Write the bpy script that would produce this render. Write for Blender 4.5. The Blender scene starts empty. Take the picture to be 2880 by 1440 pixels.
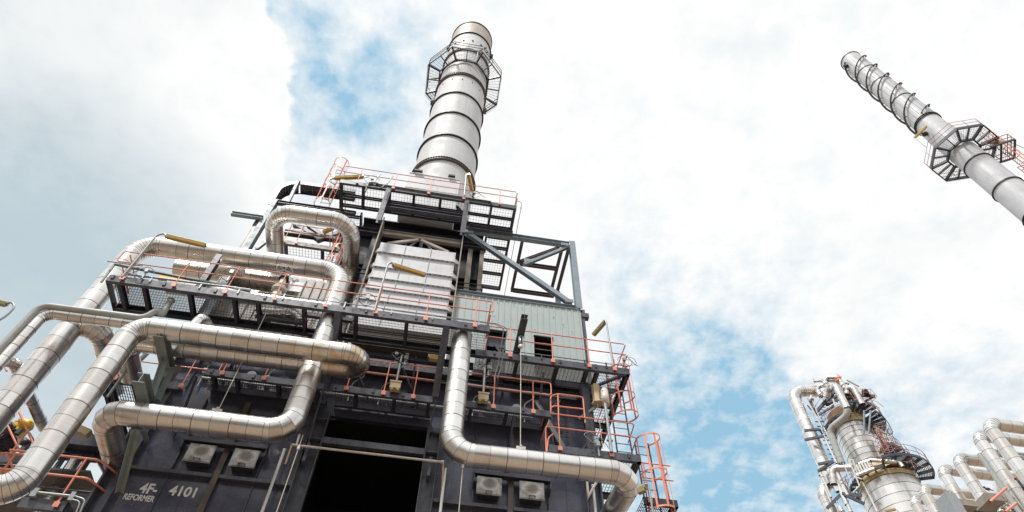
import bpy, math, random
from math import radians as R, sin, cos, pi
from mathutils import Vector as V, Matrix
random.seed(7)
S = bpy.context.scene
COL = S.collection
# ------------------------------------------------------------------ camera
FPX = 1825.12                                   # focal length in photo pixels (photo 2880 wide)
PITCH, YAW, ROLL = 0.95080232, 0.14503896, 0.02433901
fw = V((sin(YAW)*cos(PITCH), cos(YAW)*cos(PITCH), sin(PITCH)))
rt0 = V((cos(YAW), -sin(YAW), 0)); up0 = rt0.cross(fw)
RT = rt0*cos(ROLL) + up0*sin(ROLL); UP = up0*cos(ROLL) - rt0*sin(ROLL)
cd = bpy.data.cameras.new('camera'); cam = bpy.data.objects.new('camera', cd); COL.objects.link(cam)
cd.sensor_width = 36; cd.lens = FPX/2880*36; cd.clip_start = .1; cd.clip_end = 5000
cam.matrix_world = Matrix(((RT.x, UP.x, -fw.x, 0), (RT.y, UP.y, -fw.y, 0), (RT.z, UP.z, -fw.z, 0), (0, 0, 0, 1)))
S.camera = cam
S.view_settings.view_transform = 'Standard'; S.view_settings.look = 'None'
S.view_settings.gamma = 1; S.view_settings.exposure = 0.72
GROUND = -1.7                                   # camera is at the origin, 1.7 m above the ground
# zoomed survey sheets of the photograph: sheet -> (x0, y0, scale)
RG = {1:(1100,40,.38835),2:(640,460,.32609),3:(0,640,.31056),4:(560,700,.31056),5:(960,640,.31056),6:(1240,640,.31059),
      7:(0,1000,.34163),8:(560,1000,.34163),9:(1200,1000,.34163),10:(2340,130,.41159),11:(2200,1040,.31056),
      12:(2560,1140,.2329),13:(300,1180,.20182),14:(640,480,.24837),15:(0,1140,.23289),16:(1640,1040,.31063),0:(0,0,1)}
def ray(p):
    r, x, y = p; a, b, s = RG[r]; px = a+x*s; py = b+y*s
    return (RT*((px-1440)/FPX) + UP*(-(py-720)/FPX) + fw)
def at(p, Y=None, Z=None, X=None, D=None):      # the world point seen at a surveyed pixel, at known depth / height / distance
    r = ray(p)
    if Y is not None: t = Y/r.y
    elif Z is not None: t = Z/r.z
    elif X is not None: t = X/r.x
    else: t = D/math.hypot(r.x, r.y)
    return r*t
def near(P, d, p):                              # walk from P along d to where it passes the surveyed pixel
    r = ray(p).normalized(); d = d.normalized()
    w = P; b = d.dot(r); return P + d*((b*r.dot(w) - d.dot(w))/(1-b*b))
AX = {'x': V((1,0,0)), 'y': V((0,1,0)), 'z': V((0,0,1))}
def path(P, *mv):
    pts = [P]
    for m in mv:
        d = AX[m[0]] if isinstance(m[0], str) else V(m[0])
        pts.append(pts[-1] + d*m[1] if isinstance(m[1], (int, float)) else near(pts[-1], d, m[1]))
    return pts
# ------------------------------------------------------------------ node helpers
def newmat(name):
    m = bpy.data.materials.new(name); m.use_nodes = True; nt = m.node_tree
    return m, nt, nt.nodes['Principled BSDF']
class NT:
    def __init__(s, nt): s.nt = nt
    def n(s, t, **k):
        o = s.nt.nodes.new(t)
        for a, b in k.items(): setattr(o, a, b)
        return o
    def set(s, inp, v):
        if hasattr(v, 'is_linked') or hasattr(v, 'links'): s.nt.links.new(v, inp)
        else: inp.default_value = v
    def math(s, op, a, b=0., c=None, clamp=False):
        o = s.n('ShaderNodeMath', operation=op, use_clamp=clamp); s.set(o.inputs[0], a); s.set(o.inputs[1], b)
        if c is not None: s.set(o.inputs[2], c)
        return o.outputs[0]
    def vmath(s, op, a, b=(0,0,0)):
        o = s.n('ShaderNodeVectorMath', operation=op); s.set(o.inputs[0], a); s.set(o.inputs[1], b)
        return o.outputs['Value'] if op == 'DOT_PRODUCT' else o.outputs[0]
    def noise(s, vec, scale, detail=4, rough=.55, dist=0., dim='3D'):
        o = s.n('ShaderNodeTexNoise'); s.set(o.inputs['Vector'], vec); o.inputs['Scale'].default_value = scale
        o.inputs['Detail'].default_value = detail; o.inputs['Roughness'].default_value = rough; o.inputs['Distortion'].default_value = dist
        return o.outputs['Fac']
    def ramp(s, v, a, b, c=0., d=1., smooth=True):
        o = s.n('ShaderNodeMapRange', interpolation_type='SMOOTHSTEP' if smooth else 'LINEAR'); s.set(o.inputs[0], v)
        for i, x in enumerate((a, b, c, d)): s.set(o.inputs[i+1], x)
        return o.outputs[0]
    def mix(s, f, a, b):
        o = s.n('ShaderNodeMix', data_type='RGBA'); s.set(o.inputs[0], f)
        s.set(o.inputs[6], (*a, 1) if isinstance(a, tuple) else a); s.set(o.inputs[7], (*b, 1) if isinstance(b, tuple) else b)
        return o.outputs[2]
    def mapping(s, vec, scale):
        return s.vmath('MULTIPLY', vec, scale)
# ------------------------------------------------------------------ sky
SUN_EL, SUN_AZ = R(61), R(220)                  # azimuth from +Y towards +X: behind the viewer, slightly left
w = bpy.data.worlds.new('World'); S.world = w; w.use_nodes = True; nt = w.node_tree; N = NT(nt)
bg = nt.nodes['Background']; bg.inputs['Strength'].default_value = 0.1
sky = N.n('ShaderNodeTexSky', sky_type='NISHITA'); sky.sun_disc = False; sky.sun_elevation = SUN_EL; sky.sun_rotation = SUN_AZ
gen = N.n('ShaderNodeTexCoord').outputs['Generated']
dirn = N.vmath('NORMALIZE', gen)
sep = N.n('ShaderNodeSeparateXYZ'); nt.links.new(dirn, sep.inputs[0])
inv = N.math('DIVIDE', 1., N.math('ADD', N.math('MAXIMUM', sep.outputs[2], 0.), .12))
plane = N.n('ShaderNodeCombineXYZ'); nt.links.new(N.math('MULTIPLY', sep.outputs[0], inv), plane.inputs[0]); nt.links.new(N.math('MULTIPLY', sep.outputs[1], inv), plane.inputs[1])
PV = plane.outputs[0]
warp = N.n('ShaderNodeTexNoise'); nt.links.new(PV, warp.inputs['Vector']); warp.inputs['Scale'].default_value = 5; warp.inputs['Detail'].default_value = 6; warp.inputs['Roughness'].default_value = .6
wv = N.vmath('SCALE', N.vmath('SUBTRACT', warp.outputs['Color'], (.5,.5,.5))); wv.node.inputs['Scale'].default_value = .19
wdir = N.vmath('NORMALIZE', N.vmath('ADD', dirn, wv))
def blob(px, py, r0, r1, src=None):             # a patch of sky round a direction; r0 / r1 in photo pixels
    c = ray((0, px, py)).normalized(); D0 = FPX/ (c.dot(fw))
    return N.ramp(N.vmath('DOT_PRODUCT', src or wdir, tuple(c)), cos(r1/D0), cos(r0/D0))
def total(l):
    a = l[0]
    for b in l[1:]: a = N.math('ADD', a, b)
    return a
def wt(b, k): return N.math('MULTIPLY', b, k)
# blue openings between the clouds
holes = total([wt(blob(*b[:4]), b[4]) for b in [
    (960,70,10,400,.50),(880,250,10,280,.34),(930,400,10,280,.38),(1090,240,10,280,.36),(740,40,10,240,.48),
    (1960,1430,60,560,.80),(1880,1180,20,360,.42),(2120,1330,20,460,.45),(1960,900,10,330,.36),(1780,790,10,230,.26),(2300,1380,20,420,.5),
    (2600,1200,20,380,.38),(2250,720,10,260,.16),(2850,1100,10,250,.2)]])
bigc = N.math('MAXIMUM', blob(290,260,470,530), blob(560,520,200,290))     # the big cloud at the left
n1 = N.math('ADD', wt(N.noise(PV, 6.5, 9, .60, .15), .42), wt(N.noise(N.vmath('ADD', PV, (3.1,1.7,0)), 19, 9, .60, .15), .58)); n2 = N.noise(PV, 2.2, 5, .55, .2)
amp = N.math('ADD', wt(N.math('MINIMUM', holes, 1.), 3.6), 2.4)
open_ = N.math('SUBTRACT', N.math('ADD', holes, N.math('MULTIPLY', N.math('SUBTRACT', n1, .5), amp)), wt(bigc, 2.2))
open_ = N.math('POWER', N.ramp(open_, .0, 1.9, 0., .92, False), 1.12)
blue = N.mix(.9, sky.outputs[0], (1.62, 3.4, 4.65))
gray = total([wt(blob(40,860,20,760, dirn), 1.0), wt(blob(330,600,20,420), .2), wt(blob(100,60,20,420), .22)])
gray = N.math('MULTIPLY', gray, N.ramp(n2, .2, .75, .75, 1.))
gray = N.math('ADD', gray, N.ramp(N.noise(PV, 3.2, 7, .6, .4), .47, .76, 0., .20))
gray = N.math('ADD', gray, wt(N.math('MULTIPLY', bigc, N.ramp(n1, .42, .7)), .16), clamp=True)
cloud = N.mix(gray, (6.1, 6.12, 6.08), (3.2, 3.85, 4.2))
nt.links.new(N.mix(open_, cloud, blue), bg.inputs['Color'])
# ------------------------------------------------------------------ sun
sl = bpy.data.lights.new('sun', 'SUN'); sl.energy = 2.3; sl.angle = R(7); sl.color = (1, .96, .90)
so = bpy.data.objects.new('sun', sl); COL.objects.link(so)
sd = V((sin(SUN_AZ)*cos(SUN_EL), cos(SUN_AZ)*cos(SUN_EL), sin(SUN_EL)))
so.rotation_euler = sd.to_track_quat('Z', 'Y').to_euler()
# ------------------------------------------------------------------ materials
def mat(name, col, rough=.5, metal=0., col2=None, ns=2.5, amt=.6, streak=0., streakcol=(.02,.02,.02), bump=0., rvar=.12, rust=0., spec=.5):
    m, nt, b = newmat(name); N = NT(nt)
    geo = N.n('ShaderNodeNewGeometry').outputs['Position']
    n = N.noise(geo, ns, 6, .62, .3)
    c = N.mix(N.math('MULTIPLY', N.ramp(n, .35, .7), amt), col, col2 or tuple(x*.7 for x in col))
    if streak:
        s = N.noise(N.mapping(geo, (9, 9, .55)), 1., 4, .6)
        c = N.mix(N.ramp(s, .5, .75, 0., streak), c, streakcol)
    if rust:
        s = N.noise(N.mapping(geo, (3, 3, 1.2)), 1.3, 7, .7)
        c = N.mix(N.ramp(s, .56, .72, 0., rust), c, (.25, .11, .045))
    nt.links.new(c, b.inputs['Base Color'])
    nt.links.new(N.ramp(N.noise(geo, ns*2.3, 5, .6), .3, .7, rough-rvar, rough+rvar, False), b.inputs['Roughness'])
    b.inputs['Metallic'].default_value = metal; b.inputs['Specular IOR Level'].default_value = spec
    if name.startswith('scorched'):                 # each cover carries one dark scorch mark with a pale rim
        dm = None
        for cx_ in (-5.83, -4.70, 1.75, 2.92):
            ds = N.n('ShaderNodeVectorMath', operation='DISTANCE'); nt.links.new(N.mapping(geo, (1, 0, 1.25)), ds.inputs[0]); ds.inputs[1].default_value = (cx_, 0, 10.68*1.25)
            dm = ds.outputs['Value'] if dm is None else N.math('MINIMUM', dm, ds.outputs['Value'])
        dm = N.math('ADD', dm, N.math('MULTIPLY', N.math('SUBTRACT', n, .5), .12))
        c = N.mix(N.ramp(dm, .10, .21, .85, 0.), c, (.13, .11, .09)); c = N.mix(N.ramp(N.math('ABSOLUTE', N.math('SUBTRACT', dm, .24)), 0., .06, .22, 0.), c, (.7, .62, .45))
        nt.links.new(c, b.inputs['Base Color'])
    if 'stack' in name:                             # faint weld lines and rust runs under the rings
        sz = N.n('ShaderNodeSeparateXYZ'); nt.links.new(geo, sz.inputs[0]); fz = N.math('FRACT', N.math('MULTIPLY', sz.outputs[2], 1/1.52))
        c = N.mix(N.ramp(fz, .0, .022, .45, 0., False), c, tuple(x*.55 for x in col))
        run = N.noise(N.mapping(geo, (2.6, 2.6, .10)), 1., 5, .65); c = N.mix(N.ramp(run, .52, .78, 0., .55), c, tuple(x*.62 for x in col))
        nt.links.new(c, b.inputs['Base Color'])
    if bump:
        o = N.n('ShaderNodeBump'); o.inputs['Distance'].default_value = bump; o.inputs['Strength'].default_value = .6
        nt.links.new(N.noise(geo, 1.3, 3, .5), o.inputs['Height']); nt.links.new(o.outputs[0], b.inputs['Normal'])
    return m
def cladmat(name, col, dirt, rough=.3, metal=.92, darkmix=.62, oil=0.):   # aluminium sheet cladding; each sheet differs a little
    m, nt, b = newmat(name); N = NT(nt)
    uv = N.n('ShaderNodeUVMap').outputs[0]; geo = N.n('ShaderNodeNewGeometry').outputs['Position']
    sh = N.n('ShaderNodeAttribute', attribute_name='sheet').outputs['Color']
    sp = N.n('ShaderNodeSeparateColor'); nt.links.new(sh, sp.inputs[0])
    su = N.n('ShaderNodeSeparateXYZ'); nt.links.new(uv, su.inputs[0])
    brush = N.noise(N.mapping(uv, (1.2, 60, 1)), 1., 5, .7)                 # fine scratches round the pipe
    blot = N.noise(geo, 2.4, 6, .65, .5)
    k = N.math('ADD', N.math('ADD', wtN(N, brush, .55), wtN(N, blot, .40)), wtN(N, sp.outputs[0], .28))
    k = N.ramp(k, .40, .92)
    c = N.mix(N.math('MULTIPLY', k, darkmix), col, dirt)
    if oil:
        oc = at((4,1210,880), Y=12.7)
        ds = N.n('ShaderNodeVectorMath', operation='DISTANCE'); nt.links.new(geo, ds.inputs[0]); ds.inputs[1].default_value = tuple(oc)
        near_ = N.ramp(ds.outputs['Value'], .25, 1.5, 1., 0.)
        c = N.mix(N.math('MULTIPLY', near_, N.ramp(N.noise(geo, 2.2, 6, .6, .5), .42, .62, 0., oil)), c, (.62, .40, .13))
    nt.links.new(c, b.inputs['Base Color']); b.inputs['Metallic'].default_value = metal
    r = N.math('ADD', N.math('ADD', wtN(N, blot, .16), wtN(N, sp.outputs[1], .12)), rough-.12)
    nt.links.new(r, b.inputs['Roughness'])
    bp = N.n('ShaderNodeBump'); bp.inputs['Distance'].default_value = .02; bp.inputs['Strength'].default_value = .22
    h = N.math('ADD', wtN(N, brush, .05), N.noise(N.mapping(uv, (3.2, .8, 1)), 1., 2, .5))
    nt.links.new(h, bp.inputs['Height']); nt.links.new(bp.outputs[0], b.inputs['Normal'])
    return m
def wtN(N, a, k): return N.math('MULTIPLY', a, k)
M = dict(
    clad = cladmat('aluminium cladding', (.82,.81,.79), (.46,.405,.35), .27),
    cladoil = cladmat('oil stained cladding', (.82,.81,.79), (.46,.405,.35), .27, oil=.75),
    cladwhite = cladmat('bright cladding', (.86,.855,.845), (.50,.46,.42), .29),
    seam = mat('cladding joint', (.17,.155,.14), .5, .5),
    bare = mat('grey painted pipe', (.42,.44,.42), .42, 0, (.34,.36,.35), 3, .6, .2, (.25,.24,.2)),
    steel = mat('dark painted steel', (.035,.037,.056), .38, .0, (.056,.057,.078), 2.2, .9, .35, (.075,.065,.065), .004, rust=.18),
    steelb = mat('worn dark steel edge', (.090,.096,.125), .34, .0, (.045,.046,.062), 2.4, .9, .4, (.17,.16,.16), .004, rust=.15),
    wall = mat('black furnace plate', (.068,.077,.118), .25, .0, (.10,.10,.136), .7, .8, .3, (.105,.10,.12), .06, rvar=.1),
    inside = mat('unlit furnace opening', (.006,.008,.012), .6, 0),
    brownst = mat('weathered brown steel', (.13,.105,.085), .5, 0, (.07,.06,.055), 3, .8, .5, (.05,.045,.04)),
    bluest = mat('grey blue painted steel', (.26,.325,.375), .5, 0, (.19,.24,.28), 2, .7, .3, (.08,.10,.11)),
    mauve = mat('purplish steel underside', (.085,.060,.070), .5, 0, (.055,.045,.05), 2, .7, .3),
    beige = mat('beige primed steel', (.34,.31,.27), .55, 0, (.24,.20,.16), 2.2, .8, .5, (.20,.15,.1), rust=.25),
    greyst = mat('grey green support steel', (.26,.31,.31), .45, 0, (.19,.22,.21), 3, .7, .3, (.2,.17,.07)),
    orange = mat('salmon orange paint', (.84,.30,.20), .45, 0, (.72,.235,.15), 4, .6, .2, (.35,.11,.07)),
    orangedull = mat('faded orange paint', (.42,.17,.12), .5, 0, (.30,.11,.08), 4, .7, .3, (.15,.07,.05)),
    grate = mat('galvanised grating', (.13,.125,.125), .55, .2, (.08,.075,.07), 3, .7),
    gratedk = mat('dark grating', (.07,.07,.075), .5, .4, (.11,.10,.10), 3, .7),
    duct = mat('white painted duct plate', (.60,.615,.65), .45, 0, (.50,.51,.54), 1.4, .6, .35, (.42,.36,.30), .01, rust=.3),
    corr = mat('pale grey green profiled sheet', (.42,.485,.485), .42, 0, (.37,.43,.43), .9, .5, .12, (.34,.38,.38)),
    corr2 = mat('warm grey profiled sheet', (.40,.385,.36), .5, 0, (.32,.30,.28), 1.2, .6, .3, (.27,.25,.22)),
    louvre = mat('brown louvre', (.12,.085,.06), .6, 0, (.07,.05,.04), 5, .7),
    stack = mat('weathered pale grey stack steel', (.60,.615,.64), .62, 0, (.53,.54,.56), .7, .7, .35, (.41,.40,.39), .0, spec=.3),
    stack2 = mat('mottled grey stack steel', (.56,.58,.62), .5, 0, (.48,.495,.53), .8, .8, .35, (.30,.29,.285), .0, spec=.3),
    stacktop = mat('rusty stack top steel', (.45,.43,.40), .55, 0, (.36,.27,.18), .9, .95, .7, (.30,.16,.07), rust=.6),
    ring = mat('black stiffening ring', (.018,.018,.020), .5),
    strake = mat('brown grey strake', (.12,.105,.105), .5),
    amber = mat('yellowed lamp cover', (.62,.42,.10), .30, 0, (.5,.33,.08), 8, .6),
    amberdim = mat('dull lamp cover', (.42,.36,.18), .35, 0, (.33,.28,.14), 8, .6),
    galv = mat('galvanised tube', (.36,.385,.40), .4, .3, (.28,.30,.31), 6, .6),
    yellow = mat('yellow paint', (.78,.47,.02), .4, 0, (.62,.36,.02), 5, .6),
    cable = mat('black cable', (.03,.03,.03), .5),
    white = mat('off white paint', (.66,.62,.56), .4, 0, (.52,.44,.36), 5, .7, .3, (.4,.28,.18)),
    whitecool = mat('white paint', (.72,.73,.72), .35, 0, (.6,.6,.58), 5, .6),
    letter = mat('white lettering paint', (.86,.87,.88), .55, 0, (.6,.6,.62), 14, .6),
    cover = mat('scorched aluminium cover', (.38,.375,.36), .36, .6, (.12,.105,.09), 2.6, 1., .2, (.3,.2,.1)),
    ochre = mat('ochre insulation band', (.52,.42,.22), .55, 0, (.38,.28,.13), 2, .8, .6, (.25,.13,.05)),
    maroon = mat('dark motor paint', (.035,.018,.022), .3),
    tan = mat('primer tan', (.55,.42,.24), .5, 0, (.42,.33,.2), 5, .6),
    concrete = mat('warm concrete ground', (.25,.185,.13), .8, 0, (.15,.11,.08), .2, .8),
    feather = mat('brown feathers', (.14,.10,.07), .7),
)
# ------------------------------------------------------------------ mesh builder
class MB:
    def __init__(s): s.v = []; s.f = []; s.mi = []; s.sm = []; s.sh = []; s.uv = []; s.cur = (0,0,0)
    def face(s, idx, mi=0, smooth=False, uv=None):
        s.f.append(idx); s.mi.append(mi); s.sm.append(smooth); s.sh.append(s.cur); s.uv.append(uv)
    def obox(s, O, a, b, c, mi=0):              # box from corner O along the vectors a, b, c
        O, a, b, c = V(O), V(a), V(b), V(c)
        if a.cross(b).dot(c) < 0: a, b = b, a
        k = len(s.v); s.v += [O, O+a, O+a+b, O+b, O+c, O+a+c, O+a+b+c, O+b+c]
        for f in ((3,2,1,0),(4,5,6,7),(0,1,5,4),(1,2,6,5),(2,3,7,6),(3,0,4,7)): s.face([k+i for i in f], mi)
    def box(s, x0, x1, y0, y1, z0, z1, mi=0):
        s.obox((min(x0,x1),min(y0,y1),min(z0,z1)), (abs(x1-x0),0,0), (0,abs(y1-y0),0), (0,0,abs(z1-z0)), mi); return s
    def bar(s, p, q, w, h, up=(0,0,1), mi=0):   # rectangular bar, h measured along up
        p, q = V(p), V(q); d = (q-p).normalized(); u = V(up)
        if abs(d.dot(u)) > .97: u = V((0,1,0))
        sd_ = d.cross(u).normalized(); u = sd_.cross(d).normalized()
        s.obox(p - sd_*w/2 - u*h/2, q-p, sd_*w, u*h, mi); return s
    def ibeam(s, p, q, w=.15, h=.2, t=.014, up=(0,0,1), mi=0, mi2=None):
        p, q = V(p), V(q); d = (q-p).normalized(); u = V(up)
        if abs(d.dot(u)) > .97: u = V((0,1,0))
        a = d.cross(u).normalized(); u = a.cross(d).normalized()
        s.obox(p - a*w/2 + u*(h/2-t), q-p, a*w, u*t, mi); s.obox(p - a*w/2 - u*h/2, q-p, a*w, u*t, mi if mi2 is None else mi2)
        s.obox(p - a*t/2 - u*(h/2-t), q-p, a*t, u*(h-2*t), mi); return s
    def angle(s, p, q, w=.1, t=.012, up=(0,0,1), mi=0):
        p, q = V(p), V(q); d = (q-p).normalized(); u = V(up)
        if abs(d.dot(u)) > .97: u = V((0,1,0))
        a = d.cross(u).normalized(); u = a.cross(d).normalized()
        s.obox(p, q-p, a*w, u*t, mi); s.obox(p + u*t, q-p, a*t, u*(w-t), mi); return s
    def sect(s, p, q, r0, r1, na=None, nb=None, n=28, mi=0, smooth=True, l0=0., cap=False):
        # a tube piece from p to q, its ends cut on the planes na and nb
        p, q = V(p), V(q); d = (q-p).normalized()
        na = V(na) if na is not None else d; nb = V(nb) if nb is not None else d
        u = d.orthogonal().normalized() if abs(d.z) > .9 else d.cross(V((0,0,1))).normalized(); v = d.cross(u)
        k = len(s.v); L = (q-p).length
        for c, r, nn in ((p, r0, na), (q, r1, nb)):
            for i in range(n):
                a = 2*pi*i/n; o = (u*cos(a) + v*sin(a))*r
                s.v.append(c + o - d*(o.dot(nn)/d.dot(nn)))
        for i in range(n):
            j = (i+1) % n; u0 = i/n*4; u1 = (i+1)/n*4
            s.face([k+i, k+j, k+n+j, k+n+i], mi, smooth, [(u0, l0), (u1, l0), (u1, l0+L), (u0, l0+L)])
        if cap:
            s.face([k+i for i in range(n)][::-1], mi); s.face([k+n+i for i in range(n)], mi)
        return s
    def tube(s, pts, r, n=8, mi=0, cap=True):
        pts = [V(p) for p in pts]; ds = [(pts[i+1]-pts[i]).normalized() for i in range(len(pts)-1)]
        for i in range(len(pts)-1):
            na = ds[i] if i == 0 else (ds[i-1]+ds[i]).normalized(); nb = ds[i] if i == len(ds)-1 else (ds[i]+ds[i+1]).normalized()
            s.sect(pts[i], pts[i+1], r, r, na, nb, n, mi)
        return s
    def band(s, c, r0, r1, z0, z1, n=64, mi=0, a0=0, a1=2*pi):   # upright ring of rectangular section
        k = len(s.v); full = abs(a1-a0-2*pi) < 1e-6; m = n if full else n+1
        for i in range(m):
            a = a0+(a1-a0)*i/n
            for r, z in ((r0,z0),(r1,z0),(r1,z1),(r0,z1)): s.v.append(V((c[0]+r*cos(a), c[1]+r*sin(a), z)))
        for i in range(n):
            j = (i+1) % m
            for e in range(4):
                g = (e+1) % 4; s.face([k+4*i+e, k+4*j+e, k+4*j+g, k+4*i+g], mi)
        return s
    def disc(s, c, r, d, t=.02, n=20, mi=0): s.sect(V(c), V(c)+V(d).normalized()*t, r, r, n=n, mi=mi, cap=True); return s
    def ball(s, c, r, mi=0, sc=(1,1,1), n=14):
        k = len(s.v); h = n//2
        for i in range(h+1):
            for j in range(n):
                t = pi*i/h; a = 2*pi*j/n; s.v.append(V(c)+V((r*sc[0]*sin(t)*cos(a), r*sc[1]*sin(t)*sin(a), r*sc[2]*cos(t))))
        for i in range(h):
            for j in range(n):
                j2 = (j+1) % n; s.face([k+i*n+j, k+(i+1)*n+j, k+(i+1)*n+j2, k+i*n+j2], mi, True)
        return s
    def build(s, name, mats, parent=None):
        me = bpy.data.meshes.new(name); me.from_pydata([tuple(x) for x in s.v], [], s.f)
        mats = mats if isinstance(mats, (list, tuple)) else [mats]
        for m in mats: me.materials.append(M[m])
        me.polygons.foreach_set('material_index', s.mi); me.polygons.foreach_set('use_smooth', s.sm)
        if any(x is not None for x in s.uv):
            me.uv_layers.new(name='UVMap'); me.color_attributes.new('sheet', 'FLOAT_COLOR', 'CORNER'); uvl = me.uv_layers['UVMap']; ca = me.color_attributes['sheet']
            for p, uv, sh in zip(me.polygons, s.uv, s.sh):
                for j, li in enumerate(p.loop_indices):
                    if uv: uvl.data[li].uv = uv[j]
                    ca.data[li].color = (*sh, 1)
        me.update(); o = bpy.data.objects.new(name, me); COL.objects.link(o)
        if parent is not None:
            o.parent = parent; root = parent
            off = V((0,0,0))
            while root is not None: off += root.location; root = root.parent
            if off.length > 0: me.transform(Matrix.Translation(-off))
        return o
def tag(o, label=None, cat=None, group=None, kind=None):
    if label: o['label'] = label
    if cat: o['category'] = cat
    if group: o['group'] = group
    if kind: o['kind'] = kind
    return o
def thing(name, label, cat, loc=(0,0,0), group=None):
    o = bpy.data.objects.new(name, None); COL.objects.link(o); o.location = V(loc); o.empty_display_size = .2
    return tag(o, label, cat, group)
def rnd(): return (random.random(), random.random(), random.random())
# ------------------------------------------------------------------ ground
b = MB(); b.box(-900, 900, -900, 900, GROUND-.3, GROUND); tag(b.build('ground', 'concrete'), kind='structure')
# blocks and cylinders added out of view, only for dark reflections in the metal
b = MB(); b.box(-70, 45, -48, -24, GROUND, 12); b.box(-30, -12, -24, -20, GROUND, 17); b.box(5, 9, -24, -19, GROUND, 21); tag(b.build('reflection_block', 'corr2'), 'long block added unseen behind the viewer for its dark reflection', 'building')
for x_, y_, r_, h_ in ((-46,-6,4,19),(-34,2,2.2,26),(-28,-10,1.4,30),(30,-14,3.5,18),(22,-18,1.2,28)):
    b = MB(); b.sect((x_,y_,GROUND),(x_,y_,h_), r_, r_, n=32, cap=True); tag(b.build('reflection_cylinder', 'brownst'), 'tall brown cylinder added unseen behind the viewer for streaks of reflection', 'tank', 'added cylinders behind the viewer')
# ------------------------------------------------------------------ pipes
def straight(mb, p, q, r, pitch, na=None, nb=None, n=28, seam=True):
    p, q = V(p), V(q); L = (q-p).length; d = (q-p)/L; k = max(1, round(L/pitch)); t = 0.
    cuts = [0.] + [L*(i+random.uniform(-.12,.12))/k for i in range(1, k)] + [L]
    for i in range(k):
        mb.cur = rnd(); rr = r*(1+random.uniform(-.004,.004))
        mb.sect(p+d*cuts[i], p+d*cuts[i+1], rr, rr, na if i == 0 else None, nb if i == k-1 else None, n, 0, True, random.uniform(0,40))
        if seam and 0 < i:
            w_ = .004 if i % 2 else .009
            mb.sect(p+d*(cuts[i]-w_), p+d*(cuts[i]+w_), r*1.006+.002, r*1.006+.002, n=n, mi=1)
def pipe(label, pts, r, Rb=None, gores=7, pitch=.5, m='clad', name='insulated_pipe', cat='pipe', group=None, sm='seam', n=28, caps=(False, False), seams=True, gw=.0045):
    pts = [V(p) for p in pts]; root = thing(name, label, cat, min(pts, key=lambda p: p.z), group)
    Rb = Rb or r*2.2; mats = [m, sm]; last = pts[0]; lastn = None; N_ = len(pts)
    for i in range(1, N_):
        d = (pts[i]-pts[i-1]).normalized()
        if i < N_-1:
            e = (pts[i+1]-pts[i]).normalized(); ang = d.angle(e); tl = min(Rb*math.tan(ang/2), (pts[i]-pts[i-1]).length*.5 if i > 1 else 1e9, (pts[i+1]-pts[i]).length*(.5 if i < N_-2 else 1.))
            rb = tl/math.tan(ang/2); a = pts[i]-d*tl
            if (a-last).length > .02: mb = MB(); straight(mb, last, a, r, pitch, lastn, None, n, seams); mb.build('pipe_run', mats, root)
            ctr = a + (e - d*d.dot(e)).normalized()*rb; axv = d.cross(e).normalized(); arc = [a]
            for g in range(1, gores+1):
                arc.append(ctr + Matrix.Rotation(ang*g/gores, 3, axv) @ (a-ctr))
            # mitre points: shift so that end pieces follow the straight directions
            pp = [a] + [ctr + Matrix.Rotation(ang*(g-.5)/gores, 3, axv) @ ((a-ctr)/cos(ang/gores/2)) for g in range(1, gores+1)] + [arc[-1]]
            mb = MB()
            for g in range(len(pp)-1):
                dd = (pp[g+1]-pp[g]).normalized()
                n0 = d if g == 0 else ((pp[g]-pp[g-1]).normalized()+dd).normalized(); n1 = e if g == len(pp)-2 else (dd+(pp[g+2]-pp[g+1]).normalized()).normalized()
                mb.cur = rnd(); mb.sect(pp[g], pp[g+1], r, r, n0, n1, n, 0, True, random.uniform(0,40))
                if seams: mb.sect(pp[g]-dd*gw, pp[g]+dd*gw, r*1.006+.002, r*1.006+.002, n0, n0, n, 1)
            mb.build('elbow', mats, root); last = arc[-1]; lastn = None
        else:
            mb = MB(); straight(mb, last, pts[i], r, pitch, lastn, None, n, seams)
            if caps[1]: mb.disc(pts[i]-d*.01, r*1.0, d, .02, n, 0)
            mb.build('pipe_run', mats, root)
    if caps[0]:
        d = (pts[1]-pts[0]).normalized(); mb = MB(); mb.disc(pts[0]+d*.01, r, -d, .02, n, 0); mb.build('end_cap', mats, root)
    return root
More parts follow.
